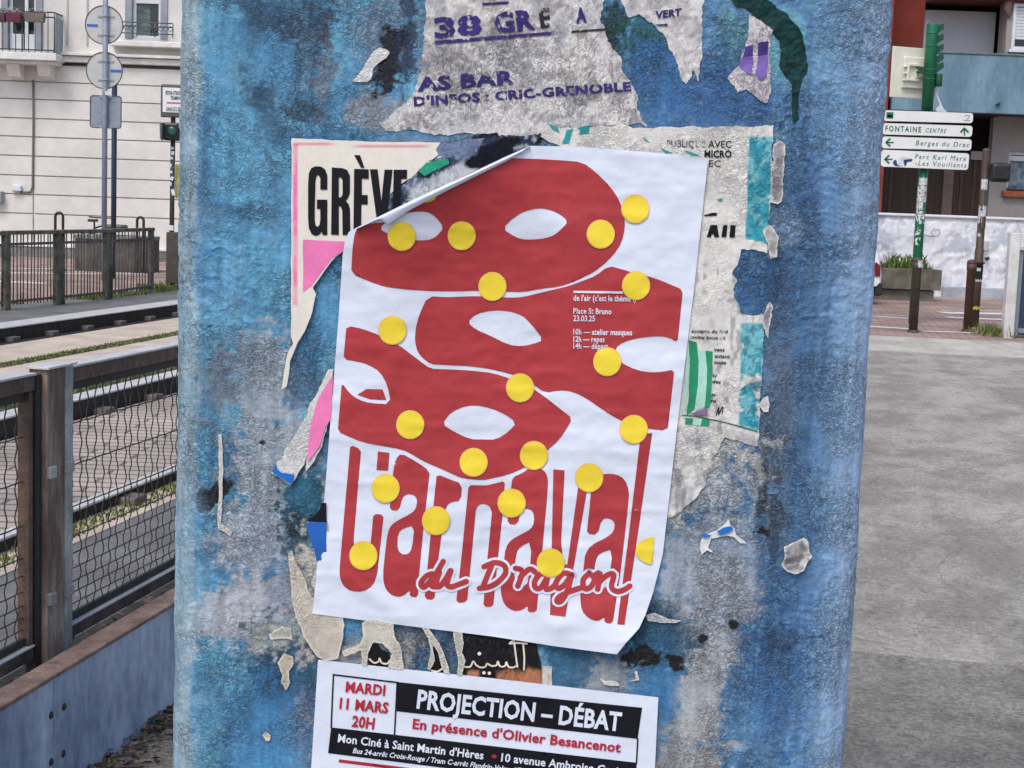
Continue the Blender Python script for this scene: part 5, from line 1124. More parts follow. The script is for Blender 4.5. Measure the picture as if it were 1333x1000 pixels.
while x > GX0 + 4:
    mb.tube([(x, yy, z1), (x, yy, zbal + .07)], .010 if k % 5 else .016, 6); x -= .13; k += 1
for y in np.linspace(yy + .12, HY - .1, 5): mb.tube([(bx1 - .05, y, z1), (bx1 - .05, y, zbal + .07)], .010, 6)
part('balcony_rail', mb, M_iron, ho)
mb = MB(); mb.box((bx1 - .03, HY - BD / 2, (z1 + zbal) / 2), (.012, BD - .1, z1 - zbal - .2)); part('balcony_screen', mb, M_greyframe, ho)
mb = MB(); mb.tube([hp(43.5, 104, -.03), hp(44, 160, -.03), hp(43, 243, -.03), hp(40, 250, -.03), hp(26, 250.5, -.03)], .022, 8); part('cable', mb, M_plinth, ho)
mb = MB(); a = hp(23, 245, -.06); mb.box(a, (.2, .1, .13), bev=.02); part('junction_box', mb, mat('white_box', (.62, .66, .7), .6, .05, 8), ho)
mb = MB(); a = hp(-4, 248); mb.box((a.x, HY - .1, 1.2), (.32, .2, hp(0, 249).z * 2 - 2.4 + .0), bev=.02); part('pillar_strip', mb, M_greyframe, ho)
# flower boxes on the balcony rail
for xx, col_, lab in [(12.5, (.075, .035, .04), 'dark plum window box hanging left on the balcony rail of the pale house'), (32, (.12, .02, .04), 'crimson window box hanging in the middle of the balcony rail'), (59, (.16, .13, .11), 'brown and rust window box hanging at the right end of the balcony rail')]:
    a = hp(xx, 28); c = Vector((a.x, yy - .12, a.z))
    b_ = thing('flower_box', lab, 'flower box', c, 'flower boxes on the balcony rail')
    mb = MB(); w2, d2, h2 = .2 if xx > 50 else .15, .08, .09
    mb.add([c + Vector((sx * (w2 - (.02 if sz < 0 else 0)), sy * (d2 - (.015 if sz < 0 else 0)), sz * h2)) for sz in (-1, 1) for sy in (-1, 1) for sx in (-1, 1)], [[0, 1, 3, 2], [4, 5, 7, 6], [0, 1, 5, 4], [2, 3, 7, 6], [0, 2, 6, 4], [1, 3, 7, 5]])
    part('trough', mb, mat('trough_colour', col_, .6, .2, 9), b_)
    mb = MB()
    for _ in range(60):
        p = c + Vector((rg.uniform(-w2, w2), rg.uniform(-d2, d2), h2 + rg.uniform(0, .09))); q = Vector((rg.uniform(-.03, .03), rg.uniform(-.03, .03), rg.uniform(.01, .04)))
        mb.add([p, p + q, p + Vector((q.y, q.x, .01))], [[0, 1, 2]])
    part('flowers', mb, mat('pale_blossom', (.55, .52, .5) if xx > 20 else (.1, .09, .07), .8, .3, 9), b_)

# road signs seen from behind, on a grey pole
SY = 24.5
def spx(x, y, dy=0.0): p = aty(x, y, SY); p.y = SY + dy; return p
M_sgrey = mat('sign_back_grey', (0.50, 0.51, 0.50), 0.55, 0.08, 5, 0.0005, 30)
M_sbluegrey = mat('sign_back_bluegrey', (0.24, 0.28, 0.34), 0.5, 0.12, 5)
M_pole = mat('grey_pole_paint', (0.20, 0.24, 0.31), 0.5, 0.15, 6)
M_clamp = mat('clamp_steel', (0.33, 0.35, 0.37), 0.45, 0.1, 9)
M_rimd = mat('sign_rim_dark', (0.09, 0.09, 0.09), 0.6, 0.1, 9)
px0 = spx(136.2, 200).x
sp = thing('sign_post', 'grey post with two round signs and a plate seen from behind, across the tracks', 'road sign', (px0, SY, 0))
mb = MB(); mb.tube([(px0, SY, -.1), (px0, SY, spx(138, -60).z)], .042, 16); part('pole', mb, M_pole, sp)
def roundel(y, yb, r, bx):
    z = spx(136, y).z; cxx = spx(bx, y).x
    mb = MB(); mb.lathe((cxx, SY + .055, z), [(r, 0), (r, .004)], 40, axis='Y'); d_ = part('sign_plate', mb, M_sgrey, sp)
    mb = MB(); mb.tube([(cxx + r * math.cos(t * .1571), SY + .055, z + r * math.sin(t * .1571)) for t in range(40)], .009, 8, closed=True)
    me = mb.mesh('sign_rim'); me.transform(Matrix.Translation(-sp.location)); link('sign_rim', me, M_rimd, d_)
    for dz in yb:
        mb = MB(); zz = spx(136, dz).z; mb.box((px0, SY + .05, zz), (.26, .012, .035), bev=.003); mb.lathe((px0, SY, zz - .016), [(.046, 0), (.05, .004), (.05, .028), (.046, .032)], 16)
        part('clamp', mb, M_clamp, sp)
R1_ = (spx(158.5, 33).x - spx(109.5, 33).x) / 2; R2_ = (spx(158, 92).x - spx(111, 92).x) / 2
roundel(32, (21, 45.5), R1_, 134.2); roundel(91.5, (79.5, 104), R2_, 134.6); roundel(-26, (-18,), R1_, 134.5)
mb = MB(); a, b = spx(116.5, 124), spx(156.5, 167)
mb.box(((a.x + b.x) / 2, SY + .055, (a.z + b.z) / 2), (b.x - a.x, .006, a.z - b.z), bev=.0028); d_ = part('sign_plate', mb, M_sbluegrey, sp, 'blue grey rectangular plate below the round ones')
lo_ = [(a.x + .03, a.z), (b.x - .03, a.z), (b.x, a.z - .03), (b.x, b.z + .03), (b.x - .03, b.z), (a.x + .03, b.z), (a.x, b.z + .03), (a.x, a.z - .03)]
mb = MB(); mb.tube([(x, SY + .052, z) for x, z in lo_], .009, 8, closed=True); me = mb.mesh('sign_rim'); me.transform(Matrix.Translation(-sp.location)); link('sign_rim', me, M_rimd, d_)
for dz in (126, 165): 
    mb = MB(); zz = spx(136, dz).z; mb.box((px0, SY + .045, zz), (.2, .016, .03), bev=.003); part('clamp', mb, M_clamp, sp)
mb = MB(); mb.box(spx(141, 121.5, -.048), (.075, .004, .06)); part('paper_tag', mb, M_frame, sp)
M_bluestk = mat('blue_sticker', srgb(40, 100, 190), .5, .1, 9)
for x, y in ((119, 32.5), (150, 92)):
    mb = MB(); mb.box(spx(x, y, .048), (.17, .004, .035)); part('sticker', mb, M_bluestk, sp)
# dark pole just behind
c = spx(149, 200); c.y = SY + .6; c = aty(148.5, 200, SY + .6)
dp = thing('lamp_pole', 'slim dark blue pole standing close behind the grey sign post', 'pole', (c.x, SY + .6, 0))
mb = MB(); mb.tube([(c.x, SY + .6, -.1), (c.x, SY + .6, aty(149, 101, SY + .6).z)], .043, 14); part('pole_shaft', mb, mat('dark_blue_paint', (.02, .035, .07), .45, .2, 6), dp)
mb = MB(); mb.lathe((c.x, SY + .6, aty(149, 101, SY + .6).z), [(.043, 0), (.046, .01), (.03, .04), (.006, .05)], 14); part('pole_cap', mb, M_rimd, dp)

# pedestrian signal pole beside the pillar
QY = 22.0
def qpx(x, y, dy=0.0): p = aty(x, y, QY); p.y = QY + dy; return p
cx_ = qpx(224, 250).x
qs = thing('signal_pole', 'dark brown pole with a white notice and a small green pedestrian light, beside the pillar', 'signal', (cx_, QY, 0))
mb = MB(); mb.tube([(cx_, QY, .1), (qpx(226, 112).x, QY, qpx(226, 112).z)], .034, 14); part('pole', mb, mat('brown_pole', (.055, .045, .036), .6, .3, 9), qs)
mb = MB(); a, b = qpx(218, 302), qpx(232, 369); mb.box(((a.x + b.x) / 2 + .03, QY, (a.z + b.z) / 2), (b.x - a.x + .06, .17, a.z - b.z), bev=.012); part('pole_base', mb, mat('brown_base', (.06, .048, .038), .65, .25, 8), qs)
mb = MB(); mb.box(qpx(222.5, 297, -.05), (.1, .03, .075), rz=.1, bev=.006); part('paper_tag', mb, M_frame, qs)
mb = MB(); a, b = qpx(211, 110), qpx(241, 154); mb.box(((a.x + b.x) / 2, QY - .06, (a.z + b.z) / 2), (b.x - a.x, .06, a.z - b.z), bev=.018); part('notice_case', mb, M_rimd, qs)
mb = MB(); a, b = qpx(214, 114.5), qpx(238, 147.5); mb.box(((a.x + b.x) / 2, QY - .095, (a.z + b.z) / 2), (b.x - a.x, .008, a.z - b.z), bev=.003); nb = part('notice_board', mb, mat('white_notice', (.72, .74, .76), .5, .03, 9), qs)
qsurf = lambda V, off=0: on_y(V, QY - .1 - off)
def qtext(*a, **k):
    o_ = text(*a, **k); o_.data.transform(Matrix.Translation(-qs.location)); return o_
for s_, x0, x1, y, c_ in [('PIETONS ATTENTION', 215.5, 247, 123.5, 5), ('TRAMWAY', 222, 242, 130, 5), ('DANS LES 2 SENS', 216.5, 243, 144.5, 5)]:
    qtext('lettering', s_, (x0, y), (x1 if x1 < 239 else 237.3, y + .6), c_, qsurf, M_black, nb, bold=.02, off=.002, cut=0)
me = MB().add([tuple(p) for p in qsurf(np.array([(217, 133), (237, 133.6), (237, 135.3), (217, 134.6)]), .002)], [[0, 1, 2, 3]]).mesh('arrow_rule'); me.transform(Matrix.Translation(-qs.location)); link('arrow_rule', me, M_redtext, nb)
mb = MB(); a, b = qpx(215, 160), qpx(236, 184); mb.box(((a.x + b.x) / 2, QY - .08, (a.z + b.z) / 2), (b.x - a.x, .16, a.z - b.z), bev=.03); lh = part('light_housing', mb, mat('signal_black', (.012, .013, .014), .4, .2, 9), qs)
mb = MB(); mb.lathe(tuple(qpx(227, 172, -.168)), [(.075, 0), (.07, -.012), (.03, -.02)], 18, axis='Y'); me = mb.mesh('green_lens'); me.transform(Matrix.Translation(-qs.location)); link('green_lens', me, mat('green_lens', (.008, .07, .05), .3, .2, 9), lh)
mb = MB(); mb.prism([qpx(213.5, 161, -.17), qpx(217, 161, -.17), qpx(216, 184, -.17), qpx(214, 181, -.17)], (0, -.1, 0)); me = mb.mesh('visor'); me.transform(Matrix.Translation(-qs.location)); link('visor', me, M_rimd, lh)
for y0, y1, x in [(192, 194, 225), (198, 201, 225.5), (205, 207, 224), (214, 217, 222), (223, 225, 223), (231, 234, 224.5), (238, 241, 222), (248, 253, 226)]:
    mb = MB(); p = qpx(x, (y0 + y1) / 2, -.037); mb.box(p, (.045, .006, (y1 - y0) * QY / 2000 * 1.6), tilt=Matrix.Rotation(rg.uniform(-.4, .4), 3, 'Y')); part('sticker', mb, M_frame, qs)
# yellow box on the back of it
c = qpx(231.5, 236, .06); yb_ = thing('yellow_box', 'narrow yellow box on the signal pole at the left edge of the pillar', 'box', c)
mb = MB(); mb.box(c, (.09, .07, .48), bev=.012); part('box_body', mb, mat('yellow_paint', (.42, .38, .08), .6, .15, 8), yb_); mb = MB(); mb.box(c + Vector((0, -.037, 0)), (.06, .006, .40), bev=.002); part('cover', mb, mat('yellow_cover', (.36, .33, .09), .6, .2, 9), yb_)

# bicycle stands, planter and the bicycle
def hoop(x0, x1, yt, Y, label):
    a, b = aty(x0, yt + 4, Y), aty(x1, yt + 4, Y); r = (b.x - a.x) / 2; c = (a + b) / 2; zt = aty((x0 + x1) / 2, yt, Y).z
    o_ = thing('bicycle_stand', label, 'bicycle stand', (c.x, Y, 0), 'hooped bicycle stands')
    pts = [(a.x, Y, -.05), (a.x, Y, zt - r)] + [(c.x - r * math.cos(t), Y, zt - r + r * math.sin(t)) for t in np.linspace(.2, math.pi - .2, 9)] + [(b.x, Y, zt - r), (b.x, Y, -.05)]
    mb = MB(); mb.tube(pts, .024, 10); part('hoop', mb, M_dark, o_)
    for q in (a, b):
        mb = MB(); mb.lathe((q.x, Y, -.01), [(.06, 0), (.06, .02), (.03, .03)], 14); part('foot', mb, M_dark, o_)
hoop(72, 82, 277, 27, 'dark hoop stand left of the parked bicycle, behind the barred railing'); hoop(178.5, 187, 283, 27, 'dark hoop stand at the right end behind the barred railing')
PY = 27.6
def ppx(x, y, dy=0.0): p = aty(x, y, PY); p.y = PY + dy; return p
pl = thing('stone_planter', 'low round edged dark stone planter with a slab lid behind the barred railing', 'planter', (ppx(150, 300).x, PY, 0))
a, b = ppx(102, 312), ppx(204, 338)
mb = MB(); lp_ = []
for x, r_ in ((a.x + .3, .5), (b.x - .3, -.5)): pass
n = 20; W_ = (b.x - a.x) / 2; cxm = (a.x + b.x) / 2
ring = [(cxm + W_ * math.copysign(abs(math.cos(t)) ** .5, math.cos(t)), PY + .55 * math.copysign(abs(math.sin(t)) ** .6, math.sin(t))) for t in np.linspace(0, 2 * math.pi, 36, endpoint=False)]
zt = ppx(150, 311).z
mb.prism([(x, y, -.05) for x, y in ring], (0, 0, zt + .05)); part('planter_body', mb, mat('dark_stone', (.085, .075, .066), .9, .3, 3, .006, 20), pl)
mb = MB(); mb.prism([(cxm + (x - cxm) * 1.01, PY + (y - PY) * 1.03, zt) for x, y in ring], (0, 0, .06)); part('planter_rim', mb, mat('grey_stone', (.20, .195, .185), .9, .2, 4, .004, 30), pl)
a, b = ppx(137, 292), ppx(163, 298.5); mb = MB(); mb.box(((a.x + b.x) / 2, PY, (a.z + b.z) / 2), (b.x - a.x, .5, a.z - b.z), bev=.04); part('slab_lid', mb, mat('lid_stone', (.12, .115, .11), .9, .2, 4), pl)
# bicycle leaning there: frame, wheels, saddle and bars
BY = 28.6; bc = aty(122, 330, BY)
bc.x = aty(121.5, 289, 28.6).x
bi = thing('bicycle', 'dark bicycle parked behind the stone planter, its saddle and bars showing', 'bicycle', (bc.x, BY, 0))
zsd = aty(124, 289, BY).z; xs_ = aty(124, 289, BY).x; zst = aty(121, 283, BY).z
rw = .33; xr, xf = xs_ - .30, xs_ + .72
for x in (xr, xf):
    mb = MB(); mb.tube([(x + rw * math.cos(t * .21), BY, rw + rw * math.sin(t * .21)) for t in range(30)], .018, 8, closed=True); wh = part('wheel', mb, M_dark, bi)
    mb = MB()
    for t in range(14): mb.tube([(x, BY, rw), (x + .31 * math.cos(t * .4488), BY, rw + .31 * math.sin(t * .4488))], .002, 5)
    me = mb.mesh('spokes'); me.transform(Matrix.Translation(-bi.location)); link('spokes', me, M_galv, wh)
mb = MB(); bb = (xs_ - .0 + .08, BY, .28); st_ = (xs_ + .02, BY, zsd - .12); hd = (xf - .18, BY, zsd - .05)
for p, q in ((st_, bb), (bb, (hd[0], BY, hd[2] - .1)), (st_, hd), ((xr, BY, rw), bb), ((xr, BY, rw), st_), (hd, (xf, BY, rw)), (st_, (xs_, BY, zsd))): mb.tube([p, q], .017, 8)
part('frame', mb, mat('bike_black', (.02, .02, .022), .4, .2, 9), bi)
mb = MB(); mb.prism([(xs_ - .13, BY - .07, zsd), (xs_ - .13, BY + .07, zsd), (xs_ + .02, BY + .03, zsd), (xs_ + .15, BY + .015, zsd), (xs_ + .15, BY - .015, zsd), (xs_ + .02, BY - .03, zsd)], (0, 0, .05)); part('saddle', mb, M_dark, bi)
mb = MB(); mb.tube([(hd[0] - .02, BY, hd[2]), (hd[0], BY, hd[2] + .12)], .014, 8); mb.tube([(hd[0] - .16, BY - .26, hd[2] + .13), (hd[0], BY - .2, hd[2] + .12), (hd[0], BY + .2, hd[2] + .12), (hd[0] - .16, BY + .26, hd[2] + .13)], .013, 8); part('handlebar', mb, M_dark, bi)

bi.rotation_euler.z = math.radians(82)
# ------------------------------------------------------------------ right: house, wall, planter, car, signpost, posts, gate
KY = 29.2                                            # face of the low wall
def kp(x, y, Y=KY): return aty(x, y, Y)
def onf(Y):
    return lambda V, off=0: on_y(V, Y - off)
def sub_of(name, mb, m, parent, root, label=None):
    me = mb.mesh(name); me.transform(Matrix.Translation(-root.location)); o_ = link(name, me, m, parent)
    if label: o_['label'] = label
    return o_
M_rough = mat('whitewashed_rubble', (0.70, 0.72, 0.76), 0.95, 0.08, 1.5, 0.008, 7, col2=(0.47, 0.50, 0.56), edge=(.44, .5))
M_oxide = mat('oxide_red_render', srgb(128, 54, 42), 0.9, 0.12, 2, 0.002, 40)
M_bluecr = mat('blue_grey_balcony_paint', srgb(118, 146, 162), 0.85, 0.14, 2.2, 0.002, 40, col2=srgb(92, 122, 140), stretch=(1, 1, .35))
M_greyw = mat('grey_render_wall', srgb(150, 144, 142), 0.9, 0.08, 1.5, 0.002, 40)
M_panelw = mat('pale_grey_panel', srgb(196, 196, 204), 0.8, 0.05, 1, 0.001, 40)
M_gdoor = mat('brown_timber_door', srgb(58, 40, 31), 0.7, 0.22, 4, 0.002, 40, stretch=(3, 1, .3))
M_soff = mat('dark_soffit_render', (.022, .014, .012), 0.9, 0.2, 3)
BY_ = KY + 1.6                                       # house wall behind the garden wall
bh = thing('balcony_house', 'house with blue grey balcony, red wall and brown garage doors behind the green signpost', 'house', (kp(1250, 300).x, BY_, 0))
def bp(x, y, dy=0.0): p = aty(x, y, BY_); return Vector((p.x, BY_ + dy, p.z))
xl = bp(900, 200).x; xr_ = bp(1500, 200).x
mb = MB(); mb.box(((xl + xr_) / 2, BY_ + 4.3, 5), (xr_ - xl, 7, 10)); part('house_core', mb, M_soff, bh)
BYF = BY_ - 1.35                                     # balcony front
def bf(x, y): p = aty(x, y, BYF); return p
z_top = bf(1270, 71).z; z_bot = bf(1270, 147).z
mb = MB(); x0 = bf(1163.5, 100).x; mb.box(((x0 + xr_) / 2, BYF + .08, (z_top + z_bot) / 2), (xr_ - x0, .16, z_top - z_bot), bev=.012); part('balcony_front', mb, M_bluecr, bh)
mb = MB(); mb.box(((x0 + xr_) / 2, BYF + .08, z_top + .018), (xr_ - x0 + .04, .2, .036), bev=.008); part('balcony_coping', mb, mat('mossy_coping', srgb(96, 112, 108), .9, .3, 5), bh)
mb = MB(); mb.box(((x0 + xr_) / 2, (BYF + .16 + BY_ + .8) / 2, z_bot + .1), (xr_ - x0, BY_ + .8 - BYF - .16, .2)); part('balcony_floor', mb, M_soff, bh)
mb = MB(); xq = bf(1184, 60).x
a, b = bf(1158, 0), bf(1164.5, 0)
mb.box((bf(1159, 0).x + .02, BYF + .5, 3.5), (.14, .9, 9)); part('drain_strip', mb, M_oxide, bh)
xo = aty(1199, 60, BY_).x; xo2 = aty(1158, 60, BY_).x
mb = MB(); mb.box(((xo + xo2 - 2.2) / 2, BY_ + .02, (z_bot + 9) / 2), (xo - xo2 + 2.2, .3, 9 - z_bot)); part('red_wall', mb, M_oxide, bh)
# white panel at the back of the loggia and the soffit over it
zc_ = aty(1260, 14.5, BY_).z; xw = aty(1296, 40, BY_).x
mb = MB(); mb.box(((xo + xw) / 2, BY_ + .10, (z_bot + zc_) / 2), (xw - xo, .12, zc_ - z_bot)); part('loggia_panel', mb, M_panelw, bh)
mb = MB(); mb.box(((xo + xr_) / 2, BY_ - .3, zc_ + .12 + 1.2), (xr_ - xo, 1.2, 2.4)); part('loggia_soffit', mb, mat('red_brown_soffit', srgb(110, 52, 40), .9, .15, 3), bh)
mb = MB(); mb.box(((xw + xr_) / 2, BY_ - .45, (z_bot + 10) / 2), (xr_ - xw, .5, 10 - z_bot)); part('bay_wall', mb, M_greyw, bh)
# upstairs window with its shutter half down
a, b = aty(1319, 5, BY_ - .7), aty(1372, 67, BY_ - .7)
cx2, cz2, ww, hh = (a.x + b.x) / 2, (a.z + b.z) / 2, b.x - a.x, a.z - b.z
mb = MB()
for dx, dz, w2, h2 in ((0, hh / 2 - .03, ww, .06), (0, -hh / 2 + .03, ww, .06), (-ww / 2 + .03, 0, .06, hh - .12), (ww / 2 - .03, 0, .06, hh - .12)): mb.box((cx2 + dx, BY_ - .73, cz2 + dz), (w2, .07, h2), bev=.006)
wf = part('window', mb, M_frame, bh)
mb = MB(); mb.box((cx2, BY_ - .705, cz2), (ww - .1, .01, hh - .1)); sub_of('pane', mb, M_glass, wf, bh)
mb = MB(); z = cz2 + hh / 2 - .07
zl_ = aty(1335, 51, BY_ - .7).z
while z > zl_: mb.box((cx2, BY_ - .722, z - .03), (ww - .13, .016, .054), bev=.004); z -= .06
sub_of('shutter', mb, M_frame, wf, bh)
mb = MB(); mb.box((cx2, BY_ - .74, cz2 - hh / 2 - .03), (ww + .1, .14, .05), bev=.006); sub_of('sill', mb, M_frame, wf, bh)
# ground floor: garage doors, grey pier, window
zf = bp(1200, 285).z
def gdoor(xa, xb, ya, yb, pl):
    a, b = bp(xa, ya), bp(xb, yb); mb = MB(); mb.box(((a.x + b.x) / 2, BY_ - .02, (a.z - .3 + 0) / 2), (b.x - a.x, .06, a.z + .3)); d_ = part('garage_door', mb, M_gdoor, bh)
    mb = MB(); n = pl
    for k in range(n + 1):
        x = a.x + (b.x - a.x) * k / n; mb.box((x, BY_ - .06, (a.z - .3) / 2), (.06, .03, a.z + .2), bev=.004)
    sub_of('door_rail', mb, mat('door_rail_brown', srgb(74, 52, 41), .7, .2, 6), d_, bh)
gdoor(1120, 1197, 195, 282, 2); gdoor(1209, 1228, 195, 282, 1); gdoor(1236, 1280, 205, 282, 3)
mb = MB(); a, b = bp(1228.5, 200), bp(1236, 282); mb.box(((a.x + b.x) / 2, BY_ - .06, 1.3), (b.x - a.x, .14, 2.8), bev=.01); part('door_post', mb, mat('mauve_grey_post', srgb(112, 92, 88), .8, .15, 5), bh)
mb = MB(); a, b = bp(1262, 197), bp(1278, 209); mb.box(((a.x + b.x) / 2, BY_ - .1, (a.z + b.z) / 2), (b.x - a.x, .05, a.z - b.z), bev=.01); part('meter_cover', mb, M_greyw, bh)
xp = bp(1286, 200).x; z0w, z1w = bp(1320, 249).z, bp(1320, 198).z; xwl = bp(1307, 220).x
mb = MB()
mb.box(((xp + xwl) / 2, BY_ - .12, z_bot / 2), (xwl - xp, .24, z_bot)); mb.box(((xwl + xr_) / 2, BY_ - .12, z0w / 2), (xr_ - xwl, .24, z0w)); mb.box(((xwl + xr_) / 2, BY_ - .12, (z1w + z_bot) / 2), (xr_ - xwl, .24, z_bot - z1w)); part('grey_wall', mb, M_greyw, bh)
mb = MB(); xe = xwl + 1.5
mb.box(((xwl + xe) / 2, BY_ - .1, z1w - .03), (xe - xwl, .08, .06), bev=.005); mb.box((xwl + .03, BY_ - .1, (z0w + z1w) / 2), (.06, .08, z1w - z0w - .12), bev=.005); mb.box(((xwl + xe) / 2, BY_ - .1, z1w - .13), (xe - xwl - .12, .06, .1), bev=.005)
wf = part('window', mb, M_frame, bh)
mb = MB(); mb.box(((xwl + xe) / 2, BY_ - .05, (z0w + z1w) / 2), (xe - xwl - .1, .01, z1w - z0w - .06)); sub_of('pane', mb, mat('lace_curtained_glass', srgb(150, 160, 172), .35, .5, 9, col2=srgb(70, 86, 108)), wf, bh)
mb = MB(); mb.box(((xwl + xe) / 2 - .04, BY_ - .26, z0w - .06), (xe - xwl + .1, .2, .12), bev=.01); sub_of('sill', mb, mat('brick_sill', srgb(150, 84, 56), .85, .2, 12), wf, bh)
mb = MB(); a = bp(1297, 8, -.72); 
mb.tube([a + Vector((0, 0, .16)), a + Vector((.03, 0, .02)), a + Vector((.0, 0, -.14)), a + Vector((.04, 0, -.3))], [.05, .09, .08, .03], 10); part('lamp_fitting', mb, mat('old_fitting', srgb(140, 112, 100), .7, .2, 9), bh)
mb = MB(); a = bf(1298, 136.5); mb.prism([(a.x - .04, BYF - .001, a.z), (a.x + .05, BYF - .001, a.z + .05), (a.x + .04, BYF - .001, a.z - .01)], (0, -.05, 0)); part('spout', mb, M_dark, bh)

# whitewashed rubble wall
rwl = thing('rubble_wall', 'low whitewashed rubble wall in front of the balcony house', 'wall', (kp(1250, 380).x, KY, 0))
xa, xb = kp(1090, 300).x, kp(1480, 300).x
zt0 = kp(1240, 283.5).z
nx, nz = 260, 52
xs = np.linspace(xa, xb, nx); zs2 = np.linspace(-.05, zt0, nz)
X, Z = np.meshgrid(xs, zs2)
def stones(X, Z):
    wx = X + (fbm(X * 2.2, Z * 2.2, 3, 3) - .5) * .5; wz = Z + (fbm(X * 2.2, Z * 2.2, 6, 3) - .5) * .4
    a = fbm(wx * 3.4, wz * 4.6, 12, 2); return sst(.40, .58, a) * .022 + fbm(X * 14, Z * 14, 14, 3) * .008
Hh = stones(X, Z) * sst(0, .12, zt0 - Z)
vs = np.stack([X, KY + .02 - Hh, Z], 2).reshape(-1, 3)
mb = MB(); mb.add(vs, [[j * nx + i, j * nx + i + 1, (j + 1) * nx + i + 1, (j + 1) * nx + i] for j in range(nz - 1) for i in range(nx - 1)], 0, True)
mb.box(((xa + xb) / 2, KY + .18, (zt0 - .05) / 2), (xb - xa, .30, zt0 + .05)); part('rubble_face', mb, M_rough, rwl)
mb = MB(); mb.box(((xa + xb) / 2, KY + .16, zt0 + .02), (xb - xa, .40, .05), bev=.015); part('wall_coping', mb, mat('white_coping', (.66, .68, .72), .85, .06, 3, .004, 20), rwl)
mb = MB(); z = kp(1270, 374).z; x1 = kp(1226, 374).x
mb.box(((x1 + xb) / 2, KY - .03, (z - .05) / 2), (xb - x1, .12, z + .05), bev=.02); part('wall_footing', mb, mat('grey_footing', srgb(158, 164, 172), .9, .15, 3, .006, 14), rwl)
rsf = onf(KY - .075)
def pen(name, l, w_):
    o_ = strokes(name, l, w_, rsf, mat('grey_scrawl', srgb(120, 124, 132), .8, .2, 9), None, 0); o_.data.transform(Matrix.Translation(-rwl.location)); o_.parent = rwl
pen('scrawl', [[(1204, 305.5), (1209, 308), (1216, 307.5)], [(1216, 301), (1221, 299), (1223.5, 303), (1220, 308), (1214, 307), (1213, 301), (1217, 298)]], 1.0)
mb = MB(); a = kp(1279.5, 320); mb.box((a.x, KY - .13, a.z), (.13, .12, .20), bev=.02); part('meter_box', mb, mat('grey_box', srgb(176, 176, 180), .6, .06, 6), rwl)
mb = MB(); a = kp(1283, 336); mb.prism([(a.x - .05, KY - .06, a.z), (a.x + .04, KY - .06, a.z + .03), (a.x + .05, KY - .06, a.z - .02), (a.x, KY - .06, a.z - .05)], (0, -.03, 0)); part('hole_cover', mb, M_dark, rwl)

# concrete planter
TY = 27.2
tx0, tx1 = aty(1128, 370, TY).x, aty(1225.5, 370, TY).x; tz = aty(1180, 350, TY).z; tzl = aty(1180, 377, TY).z
tp = thing('concrete_planter', 'long grey concrete planter with grass against the whitewashed wall', 'planter', ((tx0 + tx1) / 2, TY, 0))
M_plc = mat('planter_concrete', srgb(118, 112, 100), .9, .2, 3, .004, 40, col2=srgb(84, 80, 72))
mb = MB(); w2 = tx1 - tx0; D_ = 1.0; t_ = .09
for c, d in [((0, 0), (w2, t_)), ((0, D_ - t_), (w2, t_))]: mb.box(((tx0 + tx1) / 2 + c[0], TY + c[1] + t_ / 2, (tz + tzl) / 2), (d[0], d[1], tz - tzl), bev=.012)
for x in (tx0 + t_ / 2, tx1 - t_ / 2): mb.box((x, TY + D_ / 2, (tz + tzl) / 2), (t_, D_ - 2 * t_ + .004, tz - tzl - .004), bev=.01)
part('planter_box', mb, M_plc, tp)
mb = MB(); mb.box(((tx0 + tx1) / 2 - .03, TY + D_ / 2 + .05, tzl / 2 - .02), (w2 - .12, D_ - .1, tzl + .02), bev=.015); part('planter_foot', mb, mat('planter_foot_concrete', srgb(112, 108, 100), .9, .2, 3, .004, 40), tp)
mb = MB(); mb.box(((tx0 + tx1) / 2, TY + D_ / 2, tz - .06), (w2 - .16, D_ - .16, .08)); part('soil', mb, M_dirt, tp)
mb = MB(); zq = tz - .02
for _ in range(420):
    f = rg.betavariate(1.6, 3.2); x = tx0 + .15 + (w2 - .3) * min(.99, f * 1.25 + .08 * rg.random()); y = TY + rg.uniform(.1, .6); h2 = rg.uniform(.06, .30) * (1.0 if .2 < f < .75 else .5); t = rg.uniform(0, 6.28); d_ = Vector((math.cos(t), math.sin(t), 0)) * .014; l_ = Vector((rg.uniform(-.4, .4), rg.uniform(-.4, .2), 0)) * h2
    c = Vector((x, y, zq)); mb.add([c - d_, c + d_, c + l_ * .5 + d_ * .7 + Vector((0, 0, h2 * .7)), c + l_ + Vector((0, 0, h2))], [[0, 1, 2, 3]])
part('grass_tuft', mb, mat('planter_grass', (0.10, 0.14, 0.03), .8, .5, 5), tp)

# white car whose tail shows at the pillar's right edge
CYc = 25.6
def cpx(x, y): return aty(x, y, CYc)
xt = cpx(1148.5, 360).x
ca = thing('parked_car', 'white hatchback parked beyond the pavement, only its tail showing beside the pillar', 'car', (xt - 2.0, CYc, 0))
M_carw = mat('white_car_paint', (0.74, 0.75, 0.77), .25, .03, 3, spec=.6); M_rub = mat('black_rubber', (.016, .016, .017), .7, .2, 9); M_lamp = mat('red_tail_lamp', (.16, .01, .014), .3, .2, 9)
sc_ = 1.0
prof = [(-.05, .30), (.0, .36), (.0, .46), (-.03, .66), (-.05, .80), (-.10, .98), (-.24, 1.28), (-.44, 1.43), (-1.2, 1.50), (-2.0, 1.46), (-2.5, 1.22), (-2.95, .98), (-3.7, .86), (-3.95, .70), (-4.02, .45), (-3.98, .28), (-3.6, .24)]
bot = [(-3.58, .24), (-3.52, .42), (-3.32, .60), (-3.08, .60), (-2.88, .42), (-2.82, .24), (-1.16, .24), (-1.1, .42), (-.92, .60), (-.66, .60), (-.46, .42), (-.40, .26)]
loop = prof + bot
mb = MB(); n = len(loop)
